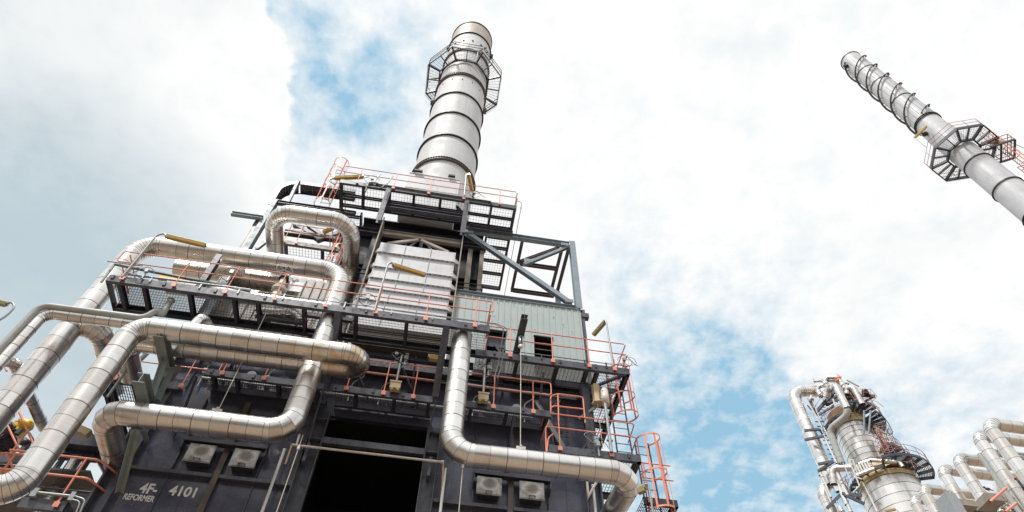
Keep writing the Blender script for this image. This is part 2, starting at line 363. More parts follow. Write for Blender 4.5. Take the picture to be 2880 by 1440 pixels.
# ------------------------------------------------------------------ platforms, rails, ladders, lamps
def fillet(pts, r, n=4):
    pts = [V(p) for p in pts]; out = [pts[0]]
    for i in range(1, len(pts)-1):
        a = (pts[i-1]-pts[i]); c = (pts[i+1]-pts[i]); t = min(r, a.length*.45, c.length*.45)
        p0 = pts[i]+a.normalized()*t; p1 = pts[i]+c.normalized()*t
        for k in range(n+1):
            s_ = k/n; out.append(p0*(1-s_)**2 + pts[i]*2*s_*(1-s_) + p1*s_*s_)
    out.append(pts[-1]); return out
def rails(parent, pts, posts, h=1.1, mid=.6, r=.020, loops=(False, False), plate=True, out=(0,-1,0), m='orange', base=-.14):
    pts = [V(p) for p in pts]; top = [p+V((0,0,h)) for p in pts]; md = [p+V((0,0,mid)) for p in pts]
    mb = MB()
    d0 = (pts[0]-pts[1]).normalized()*.22; d1 = (pts[-1]-pts[-2]).normalized()*.22
    T = list(top)
    if loops[0]: T = [md[0]+d0*0, md[0]+d0, top[0]+d0] + T[0:]
    if loops[1]: T = T + [top[-1]+d1, md[-1]+d1, md[-1]]
    mb.tube(fillet(T, .12), r, 6); mb.tube(fillet(md, .12), r, 6)
    hr = mb.build('handrail', m, parent); out = V(out)
    for p in posts:
        p = V(p[:3]) ; o = out
        mb = MB(); mb.tube([p+V((0,0,base)), p+V((0,0,h))], r*.95, 6)
        if plate:
            mb.obox(p+o*.02+V((-.065,0,base-.06)), (.13,0,0), o*.015, (0,0,.13))
            mb.obox(p+o*.0+V((-.03,-.03,base)), (.06,0,0), (0,.06,0), (0,0,.10))
        pt = mb.build('post', m, hr)
        if plate:
            bm_ = MB()
            for dx in (-.045, .045):
                for dz in (-.045, .045): bm_.disc(p+o*.03+V((dx,0,base+dz)), .014, o, .012, 6)
            # bolts belong to the post plate
            k = len(pt.data.vertices)
    return hr
def grating(mb, x0, x1, y0, y1, z, bear='y', p1=.045, p2=.11, t=.006, h=.03):
    if bear == 'y':
        n = max(1, int((x1-x0)/p1))
        for i in range(n+1): x = x0+(x1-x0)*i/n; mb.box(x-t/2, x+t/2, y0, y1, z-h, z)
        n = max(1, int((y1-y0)/p2))
        for i in range(n+1): y = y0+(y1-y0)*i/n; mb.box(x0, x1, y-.005, y+.005, z-.012, z-.002)
    else:
        n = max(1, int((y1-y0)/p1))
        for i in range(n+1): y = y0+(y1-y0)*i/n; mb.box(x0, x1, y-t/2, y+t/2, z-h, z)
        n = max(1, int((x1-x0)/p2))
        for i in range(n+1): x = x0+(x1-x0)*i/n; mb.box(x-.005, x+.005, y0, y1, z-.016, z-.002)
def edge_beam(parent, p, q, h=.26, w=.09, m='steelb', name='edge_beam', up=(0,0,1), inward=(0,1,0)):
    p, q = V(p), V(q); i = V(inward); mb = MB(); d = q-p       # channel: web outside, flanges inward, p/q at the top outer edge
    mb.obox(p-V((0,0,h)), d, i*.012, (0,0,h)); mb.obox(p+i*.012-V((0,0,.012)), d, i*w, (0,0,.012)); mb.obox(p+i*.012-V((0,0,h)), d, i*w, (0,0,.012))
    return mb.build(name, m, parent)
def clips(parent, ps, m='steel', s=.07, out=(0,-1,0)):
    for p in ps:
        p = V(p); mb = MB(); mb.obox(p+V((-s/2,0,-s)), (s,0,0), V(out)*.03, (0,0,s*2)); mb.build('beam_clip', m, parent)
def ladder(label, base, h, w=.45, d=(1,0,0), pitch=.3, cage=None, m='steel', cm='orange', out=(0,-1,0), group=None, r=.02, cage_r=.36, strips=5, hoops=None, ext=0.):
    base = V(base); d = V(d).normalized(); o = V(out).normalized(); root = thing('caged_ladder' if cage else 'ladder', label, 'ladder', base, group)
    for s_ in (-.5, .5):
        mb = MB(); mb.bar(base+d*w*s_, base+d*w*s_+V((0,0,h)), .05, .015, o); mb.build('stile', m, root)
    mb = MB(); k = int(h/pitch)
    for i in range(k): z = (i+.5)*pitch; mb.tube([base-d*w/2+V((0,0,z)), base+d*w/2+V((0,0,z))], .013, 6)
    mb.build('rungs', m, root)
    if cage:
        z0, z1 = cage
        def cp(a): return d*cage_r*cos(a) + o*(.30+cage_r*sin(a))
        A0, A1 = R(-28), R(208)
        zs = hoops or [z0+(z1-z0)*i/max(1, round((z1-z0)/.9)) for i in range(max(1, round((z1-z0)/.9))+1)]
        for z in zs:
            mb = MB(); pp = [base+d*w/2] + [base+cp(A0+(A1-A0)*i/16) for i in range(17)] + [base-d*w/2]
            for i in range(len(pp)-1):
                a, c = pp[i]+V((0,0,z)), pp[i+1]+V((0,0,z)); mb.bar(a, c, .012, .055)
            mb.build('cage_hoop', cm, root)
        for i in range(strips):
            a = A0+(A1-A0)*(i+.5)/strips; mb = MB(); p = base+cp(a)*.985; tn = (-d*sin(a)+o*cos(a))
            mb.bar(p+V((0,0,z0)), p+V((0,0,z1)), .010, .055, tn); mb.build('cage_strip', cm, root)
    return root
def lamp(label, a, c, pole=None, m='amber', w=.17, h=.10, group='yellow covered strip lights', arm='galv', capn='galv'):
    a, c = V(a), V(c); d = (c-a).normalized(); root = thing('strip_light', label, 'lamp', pole[0] if pole else a, group)
    s_ = d.cross(V((0,0,1))).normalized()
    mb = MB(); L = (c-a).length                    # trough with sloping sides, tube inside
    k = len(mb.v)
    for p in (a, c):
        for (x, z) in ((-w/2,-.0),(-w*.32,-h),(w*.32,-h),(w/2,0),(w*.30,h*.45),(-w*.30,h*.45)): mb.v.append(p+s_*x+V((0,0,z)))
    for i in range(6): j = (i+1)%6; mb.face([k+i,k+j,k+6+j,k+6+i], 0)
    mb.face([k+i for i in range(6)][::-1]); mb.face([k+6+i for i in range(6)])
    mb.build('lamp_cover', m, root)
    mb = MB(); mb.bar(a+V((0,0,h*.5)), c+V((0,0,h*.5)), w*.5, .03); mb.bar(a-d*.05-V((0,0,.02)), a, w*.7, h*.9); mb.bar(c, c+d*.03-V((0,0,0)), w*.8, h*.8); mb.build('housing', capn, root)
    mb = MB(); mb.bar(a-V((0,0,h+.004)), c-V((0,0,h+.004)), .03, .01); mb.build('cover_ridge', 'amberdim', root)
    if pole: mb = MB(); mb.tube(fillet(pole, .3, 6), .032, 8); mb.build('pole', arm, root)
    return root
H_MID, H_LOW, H_TOP, H_LR = 14.86, 12.95, 24.02, 11.78
W = 15.45                                         # plane of the furnace front
# ------------------------------------------------------------------ furnace
F = thing('reformer_furnace', 'huge black steel plate furnace with stiffened walls and an open dark bay', 'furnace', (-1.5, W, GROUND))
XL, XR, OL, OR_ = -7.9, 4.93, -2.95, -.12
b = MB()
b.box(XL, -3.38, W, W+9, GROUND, 14.5); b.box(.28, XR, W, W+9, GROUND, 14.5); b.box(-3.38, .28, W+.02, W+9, 12.62, 14.5); b.build('wall', 'wall', F)
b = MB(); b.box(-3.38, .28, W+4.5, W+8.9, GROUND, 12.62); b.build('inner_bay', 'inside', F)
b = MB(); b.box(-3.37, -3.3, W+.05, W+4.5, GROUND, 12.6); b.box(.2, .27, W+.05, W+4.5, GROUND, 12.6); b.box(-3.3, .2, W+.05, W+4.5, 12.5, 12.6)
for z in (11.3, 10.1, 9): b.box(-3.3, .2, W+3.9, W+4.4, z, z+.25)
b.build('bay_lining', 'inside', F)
for x0, x1 in ((-3.38, OL), (OR_, .28)):           # H columns either side of the opening
    b = MB(); b.box(x0, x1, W-.02, W+.0, GROUND, 12.6); 
    for xx in (x0, x1-.025): b.box(xx, xx+.025, W-.20, W-.02, GROUND, 12.6)
    for z in (11.60, 9.0, 13.2-.9): b.box(x0+.025, x1-.025, W-.19, W-.02, z, z+.03)
    b.build('opening_column', 'steelb', F)
def vst(x, z0, z1, w=.02, dp=.13, m='steel', fl=0):
    b = MB(); b.box(x-w/2, x+w/2, W-dp, W, z0, z1)
    if fl: b.box(x-fl/2, x+fl/2, W-dp-.015, W-dp, z0, z1)
    b.build('stiffener', m, F)
for x in (-5.29, 2.36): vst(x, GROUND, 12.6, .02, .13, 'brownst', .15)
for x in (-6.45, -4.33, 1.32, 3.42): vst(x, GROUND, 10.06, .022, .05, 'steelb'); vst(x, 10.2, 12.6, .022, .10, 'steelb' if x != -6.45 else 'brownst')
for x in (-7.45, 4.48): vst(x, GROUND, 12.6, .03, .22, 'steelb', 0)
for x in (-7.86, 4.90): vst(x, GROUND, 14.5, .05, .24, 'steelb', 0)
def hst(x0, x1, z, dp=.15, m='steelb'): b = MB(); b.box(x0, x1, W-dp, W-.001, z, z+.02); b.box(x0, x1, W-dp-.012, W-dp, z-.05, z+.05); b.build('stiffener', m, F)
for z in (10.14, 7.4, 4.6):
    for x0, x1 in ((-7.43,-5.38),(-5.2,-3.40),(.30,2.27),(2.45,4.46)): hst(x0, x1, z)
b = MB(); b.box(OL, OR_, W-.16, W-.145, 11.52, 11.72); b.box(OL, OR_, W-.145, W-.02, 11.71, 11.72); b.box(OL, OR_, W-.145, W-.02, 11.52, 11.53); b.build('tie_beam', 'steelb', F)
# fine plate joints and bolt lines
b = MB()
for x in (-5.9,-4.85,-4.0,-3.7,.75,1.85,2.9,3.95):
    b.box(x-.005, x+.005, W-.004, W, GROUND, 12.6)
b.build('plate_joints', 'steel', F)
b = MB()
for i in range(70):
    x = random.choice([random.uniform(-7.3,-3.5), random.uniform(.4,4.3)]); b.disc((x, W, random.uniform(9, 12.4)), .010, (0,-1,0), .006, 6)
b.build('rivet_heads', 'cover', F)
# upper burner wall details
for x in (-5.55,-4.6,-1.9,-1.0,1.55,2.5):
    b = MB(); b.disc((x, W-.001, 13.62), .17, (0,-1,0), .06, 16); b.disc((x, W-.061, 13.62), .14, (0,-1,0), .12, 16)
    for k in range(8): b.disc((x+.19*cos(k*pi/4), W, 13.62+.19*sin(k*pi/4)), .02, (0,-1,0), .07, 6)
    b.build('burner_cap', 'galv' if x > 0 else 'gratedk', F)
for x in (-7.2,-6.3,-4.1,-3.3,-2.5,-1.45,-.6,.5,2.02,3.1,3.9): b = MB(); b.box(x-.02, x+.02, W-.06, W, 12.96, 14.5); b.build('upper_rib', 'steelb', F)
for (x0, x1) in ((-6.19,-5.51),(-5.04,-4.39),(1.40,2.08),(2.57,3.25)):    # explosion doors
    yf = 15.10; b = MB(); b.box(x0+.05, x1-.05, yf+.03, W, 10.40, 10.84); hd = b.build('hatch', 'steel', F)
    b = MB(); b.box(x0, x1, yf+.014, yf+.03, 10.35, 10.90); b.box(x0+.02, x1-.02, yf, yf+.012, 10.375, 10.885); b.build('cover_plate', 'cover', hd)
    b = MB(); xm = (x0+x1)/2+.0; b.tube([(xm-.08, yf, 10.43), (xm-.08, yf-.05, 10.43), (xm+.08, yf-.05, 10.43), (xm+.08, yf, 10.43)], .009, 6)
    b.tube([(xm-.08, yf-.003, 10.40), (xm-.08, yf-.05, 10.40), (xm+.08, yf-.05, 10.40), (xm+.08, yf-.003, 10.40)], .006, 6); b.build('handle', 'cable', hd)
for x0, x1 in ((-6.40,-4.24),(1.30,3.44)):
    b = MB(); b.box(x0, x1, 15.05, 15.07, 10.94, 11.04); b.box(x0, x1, 15.07, W-.10, 11.02, 11.04)
    for x in (x0, x1-.03): b.obox((x, 15.08, 10.72), (.03,0,0), (0,.25,-.1), (0,0,.3))
    b.build('rain_hood', 'steel', F)
# lettering
def letters(txt, p_left, width, size, parent, sx=1.):
    cu = bpy.data.curves.new('lettering', 'FONT'); cu.body = txt; cu.size = size; cu.extrude = .002; cu.offset = .028*size; cu.resolution_u = 4
    o = bpy.data.objects.new('lettering', cu); COL.objects.link(o); bpy.context.view_layer.update()
    me = bpy.data.meshes.new_from_object(o); bpy.data.objects.remove(o); me.name = 'lettering'
    xs = [v.co.x for v in me.vertices]; k = width/(max(xs)-min(xs)); x0 = min(xs)
    for v in me.vertices:
        x, y, z = v.co; v.co = (p_left[0]+(x-x0)*k, W-.006-z, p_left[1]+y)
    me.materials.clear(); me.materials.append(M['letter']); me.flip_normals() if False else None
    n = bpy.data.objects.new('lettering', me); COL.objects.link(n); n.parent = parent; me.transform(Matrix.Translation(-parent.location)); return n
def wp(*p): P = at(p, Y=W-.006); return P.x, P.z
a = wp(13, 845, 1045); c = wp(13, 1240, 1100); letters('4101', a, wp(13,1275,960)[0]-a[0], .385, F)
a = wp(13, 456, 975); letters('4F-', (a[0], wp(13,600,1030)[1]), wp(13,750,985)[0]-a[0]-.07, .385, F)
a = wp(13, 218, 1105); letters('REFORMER', a, wp(13,715,1150)[0]-a[0]-.11, .225, F)
# roof steel over the firebox, the dark recess behind the middle platform
b = MB(); b.box(-7.9, 4.9, 15.9, 24, 14.5, 14.9); b.box(-3.3, .3, 14.95, 15.44, 14.3, 14.6); b.build('roof_plate', 'steel', F)
b = MB()
for x in (-2.9,-1.4,.2): b.bar((x, 14.5, 14.45), (x+.9, 15.4, 13.3), .07, .07)
b.ibeam((-9, 14.55, 14.4), (1.0, 14.55, 14.4), .12, .22); b.ibeam((-8, 15.2, 14.3), (5, 15.2, 14.3), .12, .22); b.build('under_bracing', 'steel', F)
for x in (-3.2, .0):                                # knee braces that hang the lower walk from the platform above
    b = MB(); b.ibeam((x, 13.25, 14.6), (x-.04, 14.5, 12.95), .2, .22, .02, (0,1,.5)); b.bar((x+.0, 14.45, 12.8), (x-.1, 15.3, 11.5), .04, .06)
    for k in range(4): b.disc((x+.06, 13.22+k*.09, 14.55-k*.12), .02, (0,-1,0), .03, 6)
    kb = b.build('knee_brace', 'steelb', F)
for x in (-6.7, 2.3): b = MB(); b.bar((x, 14.6, 12.7), (x-.1, 15.4, 11.2), .05, .10); b.build('knee_brace', 'steel', F)
# pipes and cables in the recess under the middle platform
for z_, y_, r_, x0_, x1_, m_, lab in ((14.22,15.2,.05,-7.6,4.4,'galv','long grey conduit under the long walkway, upper of two'),(13.35,15.36,.035,-6.9,3.0,'bare','long grey conduit on the burner wall, lower of two')):
    b = MB(); b.tube([(x0_,y_,z_),(x1_,y_,z_)], r_, 8); tag(b.build('conduit', m_), lab, 'conduit')
for k, (x_, m_) in enumerate(((-6.9,'galv'),(-5.1,'white'),(-4.05,'galv'),(-2.6,'white'),(-1.7,'galv'),(1.15,'galv'),(2.75,'white'),(3.6,'galv'))):
    b = MB(); b.tube(fillet([(x_,15.38,13.0),(x_,15.38,13.9),(x_+.3,15.3,14.1),(x_+.3,15.3,14.5)],.12), .022, 6); b.box(x_-.06,x_+.06,15.3,15.44,13.5,13.68); tag(b.build('gas_line', m_), 'thin upright line with a small box on the burner wall', 'pipe', 'thin lines on the burner wall')
for k, x_ in enumerate((-6.0,-4.2,-2.4,-.8,1.8,3.2)):
    b = MB(); b.bar((x_,14.5,14.5),(x_+.02,15.42,13.75),.06,.08); b.build('wall_bracket', 'steelb', F)
# ------------------------------------------------------------------ middle platform
def cross(parent, xs, y0, y1, z, h=.2, w=.09, m='steel', m2=None):
    for x in xs: b = MB(); b.ibeam((x, y0, z-h/2-.03), (x, y1, z-h/2-.03), w, h, .012, mi2=None); b.build('cross_beam', m, parent)
P = thing('access_platform', 'long railed steel walkway with see-through grating below the white duct', 'platform', (-4.3, 13.8, 14.6), 'grated platforms round the furnace')
XA, XB, YF, YB = -9.85, 1.30, 13.18, 14.38
edge_beam(P, (XA, YF, H_MID), (XB, YF, H_MID), .27, .10)
edge_beam(P, (XA, YB, H_MID), (XB, YB, H_MID), .24, .10, 'steel', inward=(0,-1,0))
for x in (XA, XB): b = MB(); b.box(x-.012, x, YF+.012, YB, H_MID-.26, H_MID); b.build('end_beam', 'steel', P)
cross(P, [-9.52,-8.85,-7.55,-6.28,-5.6,-4.25,-3.2,-2.72,-1.2,.05], YF+.012, YB-.012, H_MID, .20, .10)
for p_, q_, w_ in (((-4.2, 13.6, 14.7), (-2.8, 13.6, 14.7), .11),((-5.6, 13.95, 14.7), (-4.3, 13.95, 14.7), .11)): b = MB(); b.bar(p_, q_, w_, w_); b.build('trimmer', 'steel', P)
b = MB()
gx = [-9.80,-8.85,-7.55,-6.28,-5.6,-4.25,-3.2,-1.2,.05,XB]
for i in range(len(gx)-1): grating(b, gx[i]+.03, gx[i+1]-.03, YF+.02, YB-.02, H_MID-.0, 'y', .044, .10)
b.build('grating', 'grate', P)
posts = [at(p, Y=YF) for p in ((3,1128,445),(3,1585,515),(4,245,380),(4,692,440),(4,1150,500),(5,315,755),(5,765,815),(5,1210,872))]
posts = [V((p.x, YF-.03, H_MID)) for p in posts]
rails(P, [(-9.75, YF-.03, H_MID), (1.15, YF-.03, H_MID)], posts, loops=(True, True))
rails(P, [(XA+.02, YF+.1, H_MID), (XA+.02, YB, H_MID)], [(XA+.02, YB-.1, H_MID)], plate=False)
rails(P, [(XB, YF+.1, H_MID), (XB, YB, H_MID)], [(XB, YB-.1, H_MID)], plate=False)
clips(P, [(p.x-.28, YF-.002, H_MID-.1) for p in posts])
b = MB(); b.tube([(-9.4, YF-.01, H_MID+.10), (-5.9, YF-.01, H_MID+.14)], .035, 8); b.tube([(-6.4, YF-.02, H_MID+.10), (1.5, YF-.02, H_MID+.10)], .016, 6); b.tube([(-2.0, YF-.02, H_MID+.06), (1.45, YF-.02, H_MID+.06)], .012, 6)
for x in (-9.4,-8.7,-7.3,-6.2,-4.9,-3.1,-1.7,-.45,.95): b.box(x-.02, x+.02, YF-.03, YF+.0, H_MID-.1, H_MID+.16)
b.tube(fillet([(1.45, YF-.02, H_MID+.06),(1.75,YF+.1,H_MID+.06),(1.68,13.9,13.9),(1.6,14.0,13.5)],.12), .014, 6); b.tube(fillet([(1.5, YF-.02, H_MID+.10),(1.86,YF+.1,H_MID+.08),(1.78,13.9,13.9),(1.7,14.0,13.5)],.12), .014, 6)
b.tube([(-9.2,YF-.02,H_MID+.55),(-10.2,YF-.02,H_MID+.55)], .02, 6)
b.build('conduit', 'galv', P)
b = MB(); P0=(-10.05,13.3,H_MID+.62); b.bar(P0, (-5.95,13.3,H_MID+.24), .09, .045); b.bar(P0, (-10.0,13.3,H_MID-.25), .05, .05); b.build('cable_tray', 'bluest', P)
# ------------------------------------------------------------------ lower walkways
def lowwalk(label, x0, x1, xs, posts, loops, yb=15.12, railx=None, base='steelb'):
    P = thing('access_platform', label, 'platform', ((x0+x1)/2, 14.8, H_LOW-.25), 'grated platforms round the furnace')
    edge_beam(P, (x0, 14.5, H_LOW), (x1, 14.5, H_LOW), .22, .08, base); b = MB(); b.box(x0, x1, yb, yb+.012, H_LOW-.22, H_LOW); b.build('back_beam', 'steel', P)
    cross(P, xs, 14.512, yb, H_LOW, .16, .09)
    b = MB(); grating(b, x0+.05, x1-.05, 14.52, yb-.01, H_LOW-.01, 'y', .05, .10); b.build('grating', 'grate' if x0 > 0 else 'gratedk', P)
    b = MB(); b.box(x0, x1, yb+.012, W, H_LOW-.02, H_LOW-.008); b.build('toe_plate', 'steel', P)
    rx = railx or (x0, x1)
    rails(P, [(rx[0], 14.47, H_LOW), (rx[1], 14.47, H_LOW)], [(x, 14.47, H_LOW) for x in posts], loops=loops)
    clips(P, [(x-.3, 14.499, H_LOW-.08) for x in posts]); return P
def px(r, x, y, Y=14.47): return at((r, x, y), Y=Y).x
lowwalk('short railed walkway behind the lower left pipe on the black wall', -6.5, -3.15, [-6.3,-5.65,-4.5,-3.4], [px(4,212,1120), px(4,590,1165)], (False, False))
lowwalk('short walkway above the dark furnace opening', -2.95, -.1, [-2.3,-1.2,-.2], [px(8,1215,265), px(8,1520,300), px(8,1765,330)], (False, False))
lowwalk('railed walkway right of the furnace opening with two white caps behind', .85, 3.38, [1.05,2.1,3.3], [px(9,550,405), px(9,878,445)], (False, True), railx=(.85, 3.2))
# ------------------------------------------------------------------ right platform
P = thing('access_platform', 'wide grated platform in front of the grey green clad house', 'platform', (3.4, 14.6, 14.4), 'grated platforms round the furnace')
x0, x1, y0, y1 = 1.0, 5.95, 14.22, 15.10
edge_beam(P, (x0, y0, H_MID), (x1, y0, H_MID), .26, .10)
edge_beam(P, (x1, y0, H_MID), (x1, 19.5, H_MID), .26, .10, 'steel', inward=(-1,0,0))
edge_beam(P, (4.93, 15.12, H_MID), (4.93, 19.5, H_MID), .24, .08, 'steel', inward=(1,0,0))
b = MB(); b.box(x0, 4.9, y1, y1+.04, H_MID-.26, H_MID); b.box(4.94, x1-.02, 15.14, 15.20, H_MID-.24, H_MID-.04); b.build('back_beam', 'steel', P)
cross(P, [1.45,2.35,3.64,4.6,4.95], y0+.012, y1, H_MID, .2, .1)
for y in (15.9, 16.9, 18): b = MB(); b.ibeam((4.95, y, H_MID-.14), (5.93, y, H_MID-.14), .1, .2); b.build('cross_beam', 'steel', P)
b = MB(); b.bar((4.98, 15.15, H_MID-.1), (5.9, 14.35, H_MID-.1), .09, .07); b.build('plan_brace', 'steel', P)
b = MB(); grating(b, 1.05, 4.9, y0+.02, y1-.02, H_MID, 'x', .042, .12); grating(b, 5.0, 5.9, 14.25, 15.1, H_MID, 'y', .05, .14); grating(b, 5.0, 5.9, 15.15, 19.4, H_MID, 'y', .08, .14); b.build('grating', 'grate', P)
ps = [V((at(p, Y=y0).x, y0-.03, H_MID)) for p in ((6,625,1182),(6,1013,1225),(6,1345,1265),(9,1545,120))]
rails(P, [(1.35, y0-.03, H_MID), (5.92, y0-.03, H_MID)], ps, loops=(False, False))
rails(P, [(5.97, y0, H_MID), (5.97, 19, H_MID)], [(5.97, y, H_MID) for y in (15.6, 17)], plate=False)
clips(P, [(x, y0-.002, H_MID-.09) for x in (1.6, 2.6, 3.7, 4.85)])
b = MB(); b.tube([(1.75, y0-.02, H_MID+.08), (5.9, y0-.02, H_MID+.08)], .014, 6)
for x in (1.85, 3.1, 3.45, 4.5, 5.2): b.box(x-.02, x+.02, y0-.03, y0, H_MID-.12, H_MID+.12)
b.tube(fillet([(5.9, y0-.02, H_MID+.1),(6.25,y0,H_MID+.25),(6.2,y0,H_MID+.5),(6.0,y0,H_MID+.55)],.1), .008, 5); b.build('conduit', 'cable', P)
# columns under the right platform
b = MB(); b.ibeam((4.62, 14.9, 11.7), (4.62, 14.9, 14.6), .25, .2, .015, (0,1,0)); b.build('column', 'steel', P)
b = MB(); b.bar((3.1, 15.3, 14.0), (4.1, 15.3, 11.9), .09, .14); b.build('wall_brace', 'greyst', P)
# ------------------------------------------------------------------ lower right platform
P = thing('access_platform', 'lowest railed platform just above the right hand pipe', 'platform', (4.7, 14.9, 11.5), 'grated platforms round the furnace')
edge_beam(P, (3.30, 14.55, H_LR), (5.95, 14.55, H_LR), .24, .1); edge_beam(P, (5.95, 14.55, H_LR), (5.95, 19, H_LR), .24, .1, 'steel', inward=(-1,0,0)); edge_beam(P, (4.96, 15.46, H_LR), (4.96, 19, H_LR), .24, .08, 'steel', inward=(1,0,0))
for y in (15.3, 16.4, 17.5): b = MB(); b.ibeam((4.97, y, H_LR-.14), (5.93, y, H_LR-.14), .1, .2); b.build('cross_beam', 'steel', P)
b = MB(); grating(b, 3.35, 5.9, 14.57, 15.4, H_LR, 'y', .08, .14); grating(b, 5.0, 5.9, 15.46, 18.9, H_LR, 'y', .09, .14); b.build('grating', 'white', P)
rails(P, [(3.22, 15.3, H_LR), (3.22, 14.52, H_LR), (5.93, 14.52, H_LR), (5.98, 15.4, H_LR)], [(px(9,1100,790,14.52), 14.52, H_LR), (px(9,1525,830,14.52), 14.52, H_LR)], loops=(False, False))
clips(P, [(3.6, 14.549, H_LR-.08), (5.6, 14.549, H_LR-.08)])
for pl in (((9,1022,480),(9,1020,335),(9,1080,315),(9,1287,342),(9,1305,555)),((9,1020,430),(9,1052,415),(9,1298,442)),((9,985,800),(9,978,600),(9,1010,540)),((9,990,790),(9,1000,680),(9,1040,645))):
    b = MB(); b.tube(fillet([at(p_, Y=14.55) for p_ in pl], .1), .023, 6); b.build('handrail', 'orange', P)
b = MB(); b.tube([at((9,1080,315),Y=14.54), at((9,1088,540),Y=14.54)], .023, 6); b.build('post', 'orange', P)
b = MB(); b.tube(fillet([(4.75,14.5,H_LR+.05),(4.3,14.5,H_LR+.45),(4.5,14.5,H_LR+.6),(4.9,14.5,H_LR+.35)],.2), .009, 5); b.box(4.62, 4.75, 14.48, 14.56, H_LR+.1, H_LR+.42); b.build('conduit', 'galv', P)
P = thing('access_platform', 'small landing low on the right beside the lower caged ladder', 'platform', (6.4, 15.2, 10.4), 'grated platforms round the furnace')
z = 10.72; edge_beam(P, (5.98, 14.95, z), (6.95, 14.95, z), .22, .08, 'steel'); edge_beam(P, (6.95, 14.95, z), (6.95, 16.2, z), .22, .08, 'steel', inward=(-1,0,0)); edge_beam(P, (5.98, 16.2, z), (6.95, 16.2, z), .22, .08, 'steel')
b = MB(); grating(b, 6.0, 6.9, 14.97, 16.2, z, 'y', .05, .14); b.build('grating', 'grate', P); b = MB(); b.bar((5.0, 15.6, 9.2), (6.6, 15.4, z-.2), .09, .1); b.build('knee_brace', 'bluest', P)
rails(P, [(6.0, 14.92, z), (6.95, 14.92, z)], [(6.15, 14.92, z)], loops=(False, False))
# left walkways at the corner of the furnace
P = thing('access_platform', 'railed walkway at the left corner between the two big left pipes', 'platform', (-8.2, 15.4, 12.2), 'grated platforms round the furnace')
z = 13.0; edge_beam(P, (-9.5, 15.3, z), (-7.3, 15.3, z), .24, .1); edge_beam(P, (-9.5, 15.3, z), (-9.5, 19, z), .24, .1, 'steel', inward=(1,0,0))
b = MB(); grating(b, -9.4, -7.95, 15.35, 19, z, 'y', .07, .14); b.build('grating', 'gratedk', P); cross(P, [-9.3,-8.6,-7.7], 15.33, 19, z, .2, .09)
rails(P, [(-9.45, 15.28, z), (-6.2, 15.28, z), (-6.2, 15.9, z)], [(-9.1, 15.28, z), (-7.28, 15.28, z), (-6.5, 15.28, z)], loops=(False, False))
# ------------------------------------------------------------------ big insulated pipes on the furnace front
G1 = 'insulated pipes on the furnace front'
YP = 13.65
zh = at((9,1000,897), Y=YP).z; xv = at((9,228,425), Y=YP).x; xe = at((9,1665,955), Y=YP).x+.15
pts = [V((xv, YP, 14.78)), V((xv, YP, zh)), V((xe, YP, zh)), V((xe-.35, YP+3.2, zh-.15))]
P1 = pipe('silver pipe dropping through the platform, then running right and back past the furnace corner', pts, .302, .62, 4, .42, 'cladwhite', group=G1, caps=(True, False))
zh2 = at((8,350,588), Y=YP).z; xv2 = at((8,858,300), Y=YP).x; xs2 = at((7,835,480), Y=YP).x
pts = [V((xs2, 16.6, zh2-.1)), V((xs2, YP, zh2)), V((xv2, YP, zh2)), V((xv2, YP, 14.86))]
P2 = pipe('silver pipe running low across the left wall, then rising beside the dark opening', pts, .302, .55, 4, .40, 'clad', group=G1, caps=(False, True))
Y3 = 12.9
zh3 = at((4,700,870), Y=Y3).z; xv3 = at((7,642,415), Y=Y3).x; xe3 = at((4,1440,985), Y=Y3).x; zb3 = at((7,150,1130), Y=Y3).z
pts = [V((xv3-2.5, Y3-.2, zb3-.15)), V((xv3, Y3, zb3)), V((xv3, Y3, zh3)), V((xe3, Y3, zh3)), V((xe3, Y3+.78, zh3+.24)), V((-8.6, Y3+.78, zh3+.24)), V((-8.6, Y3+2.2, zh3+.2))]
P3 = pipe('broad silver pipe from the bottom left corner, crossing the left front and turning back', pts, .292, .47, 8, .43, 'cladoil', group=G1)
Y4 = 14.75; r4 = .345
zh4 = at((4,530,103), Y=Y4).z; xv4 = at((3,800,720), Y=Y4).x; xe4 = at((4,1268,330), Y=Y4).x
pts = [V((xv4, Y4, GROUND)), V((xv4, Y4, zh4)), V((xe4, Y4, zh4)), V((xe4, Y4, 14.9))]
P4 = pipe('tall silver riser left of the furnace turning right above the long walkway', pts, r4, .75, 10, .52, 'clad', group=G1)
P4.name = 'insulated_pipe'
pipe('silver pipe half hidden behind the one over the long walkway', [V((xv4+1.0, Y4+.95, zh4+.12)), V((at((14,800,1150),Y=Y4+.95).x, Y4+.95, zh4+.12)), V((at((14,800,1150),Y=Y4+.95).x+.1, Y4+2.6, zh4+.3))], .31, .6, 8, .45, 'clad', group=G1, caps=(True, False))
zt = at((3,760,880), Y=Y4).z
pipe('short stub pipe elbowing back from the tall left riser', [V((xv4, Y4, zt)), V((xv4+.75, Y4+.1, zt)), V((xv4+.75, Y4+2.6, zt-.1))], .33, .5, 5, .35, 'clad', group=G1)
Y7 = 13.9; r7 = .318                               # a level expansion loop: its legs run back from the viewer
zh7 = at((2,640,447), Y=Y7).z; xl7 = at((2,405,600), Z=zh7).x; cr7 = at((2,1066,720), Z=zh7); xr7 = cr7.x
ye7 = at((2,1062,960), Z=zh7).y
pts = [V((xl7, 18.2, zh7)), V((xl7, Y7, zh7)), V((xr7, Y7, zh7)), V((xr7, ye7, zh7)), V((xr7, ye7, 14.9))]
pipe('silver pipe bent in a U shaped loop above the other pipes', pts, r7, .72, 10, .52, 'clad', group=G1)
